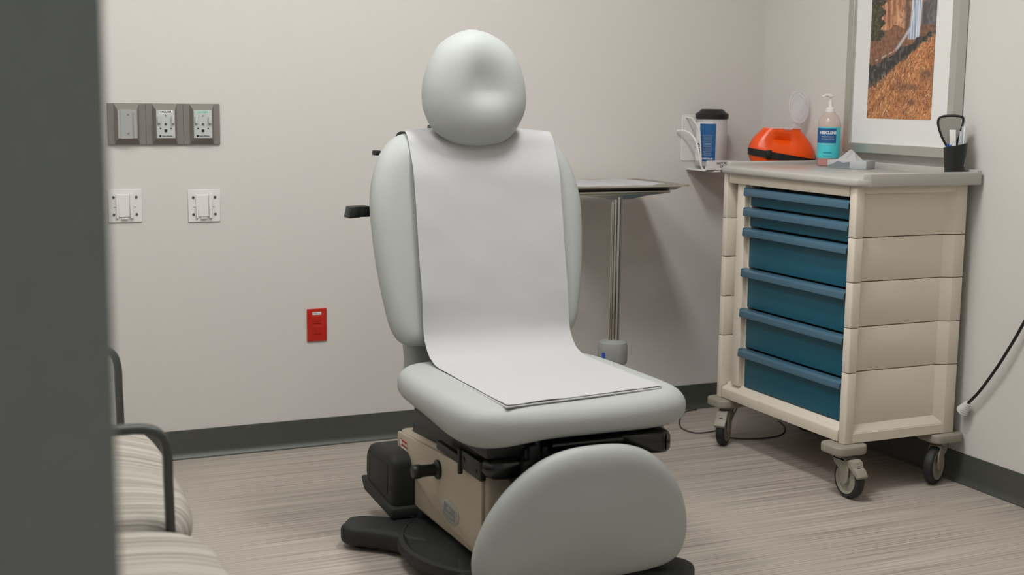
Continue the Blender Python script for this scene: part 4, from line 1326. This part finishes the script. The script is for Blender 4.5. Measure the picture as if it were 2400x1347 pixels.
# ------------------------------------------------------------------ two-seat waiting bench against the left wall
BN = (0.10, 2.40, 0)
bench = empty('waiting_bench', BN, 'two-seat waiting bench with striped cushions and dark metal arms by the left wall', 'bench', math.radians(-1.35))
def bpart(mb, name, m, angle=60): return shift(mb, BN).build(name, m, bench, angle)
for y0, y1 in ((2.425, 3.200), (1.255, 2.385)):
    ym = (y0 + y1) / 2; hwd = (y1 - y0) / 2
    so = [(-0.06, -hwd + 0.01), (0.12, -hwd), (0.27, -hwd + 0.002), (0.325, -hwd + 0.045), (0.350, -hwd + 0.15), (0.356, 0), (0.350, hwd - 0.15), (0.315, hwd - 0.035), (0.24, hwd - 0.005), (0.12, hwd), (-0.06, hwd - 0.01)]
    so = smooth_closed(so, 4)
    def f_s(u, v, w, ym=ym):
        k = max(0.0, (u - 0.15) / 0.2)
        return (0.100 + u, ym + v, 0.430 + w - 0.020 * k * k)
    bpart(MB().pad(so, 0.045, 0.035, 0.045, f_s, crown=0.016, centre=(0.14, 0)), 'seat_cushion', 'stripe', 80)
    bo = smooth_closed([(-hwd + 0.02, 0.50), (-hwd + 0.01, 0.66), (-hwd + 0.03, 0.82), (-hwd * 0.5, 0.85), (0, 0.86), (hwd * 0.5, 0.85), (hwd - 0.03, 0.82), (hwd - 0.01, 0.66), (hwd - 0.02, 0.50), (0, 0.49)], 4)
    def f_b(u, v, w, ym=ym): return (-0.06 - (v - 0.5) * 0.16 + w, ym + u, v)
    bpart(MB().pad(bo, 0.03, 0.03, 0.03, f_b), 'back_cushion', 'stripe', 80)
for ya in (3.225, 2.415, 1.240):
    a = smooth_open([(-0.10, ya, 0.634), (0.10, ya, 0.638), (0.28, ya, 0.642), (0.345, ya, 0.640), (0.373, ya, 0.626), (0.383, ya, 0.595), (0.384, ya, 0.54), (0.386, ya, 0.42), (0.389, ya, 0.2), (0.392, ya, 0.012)], 4)
    bpart(MB().tube(a, 0.012, 12, flat=(0.72, 1.25), up=(0, 1, 0) if False else None), 'arm_frame', 'armmetal')
uf = MB()
uf.span((-0.06, 1.25, 0.345), (-0.02, 3.22, 0.375), 0.004)
uf.span((0.20, 1.25, 0.345), (0.24, 3.22, 0.375), 0.004)
for ya in (3.225, 2.415, 1.240):
    uf.span((-0.10, ya - 0.012, 0.345), (0.40, ya + 0.012, 0.370), 0.004)
    uf.span((-0.115, ya - 0.012, 0.0), (-0.09, ya + 0.012, 0.64), 0.004)
bpart(uf, 'under_frame', 'armmetal')
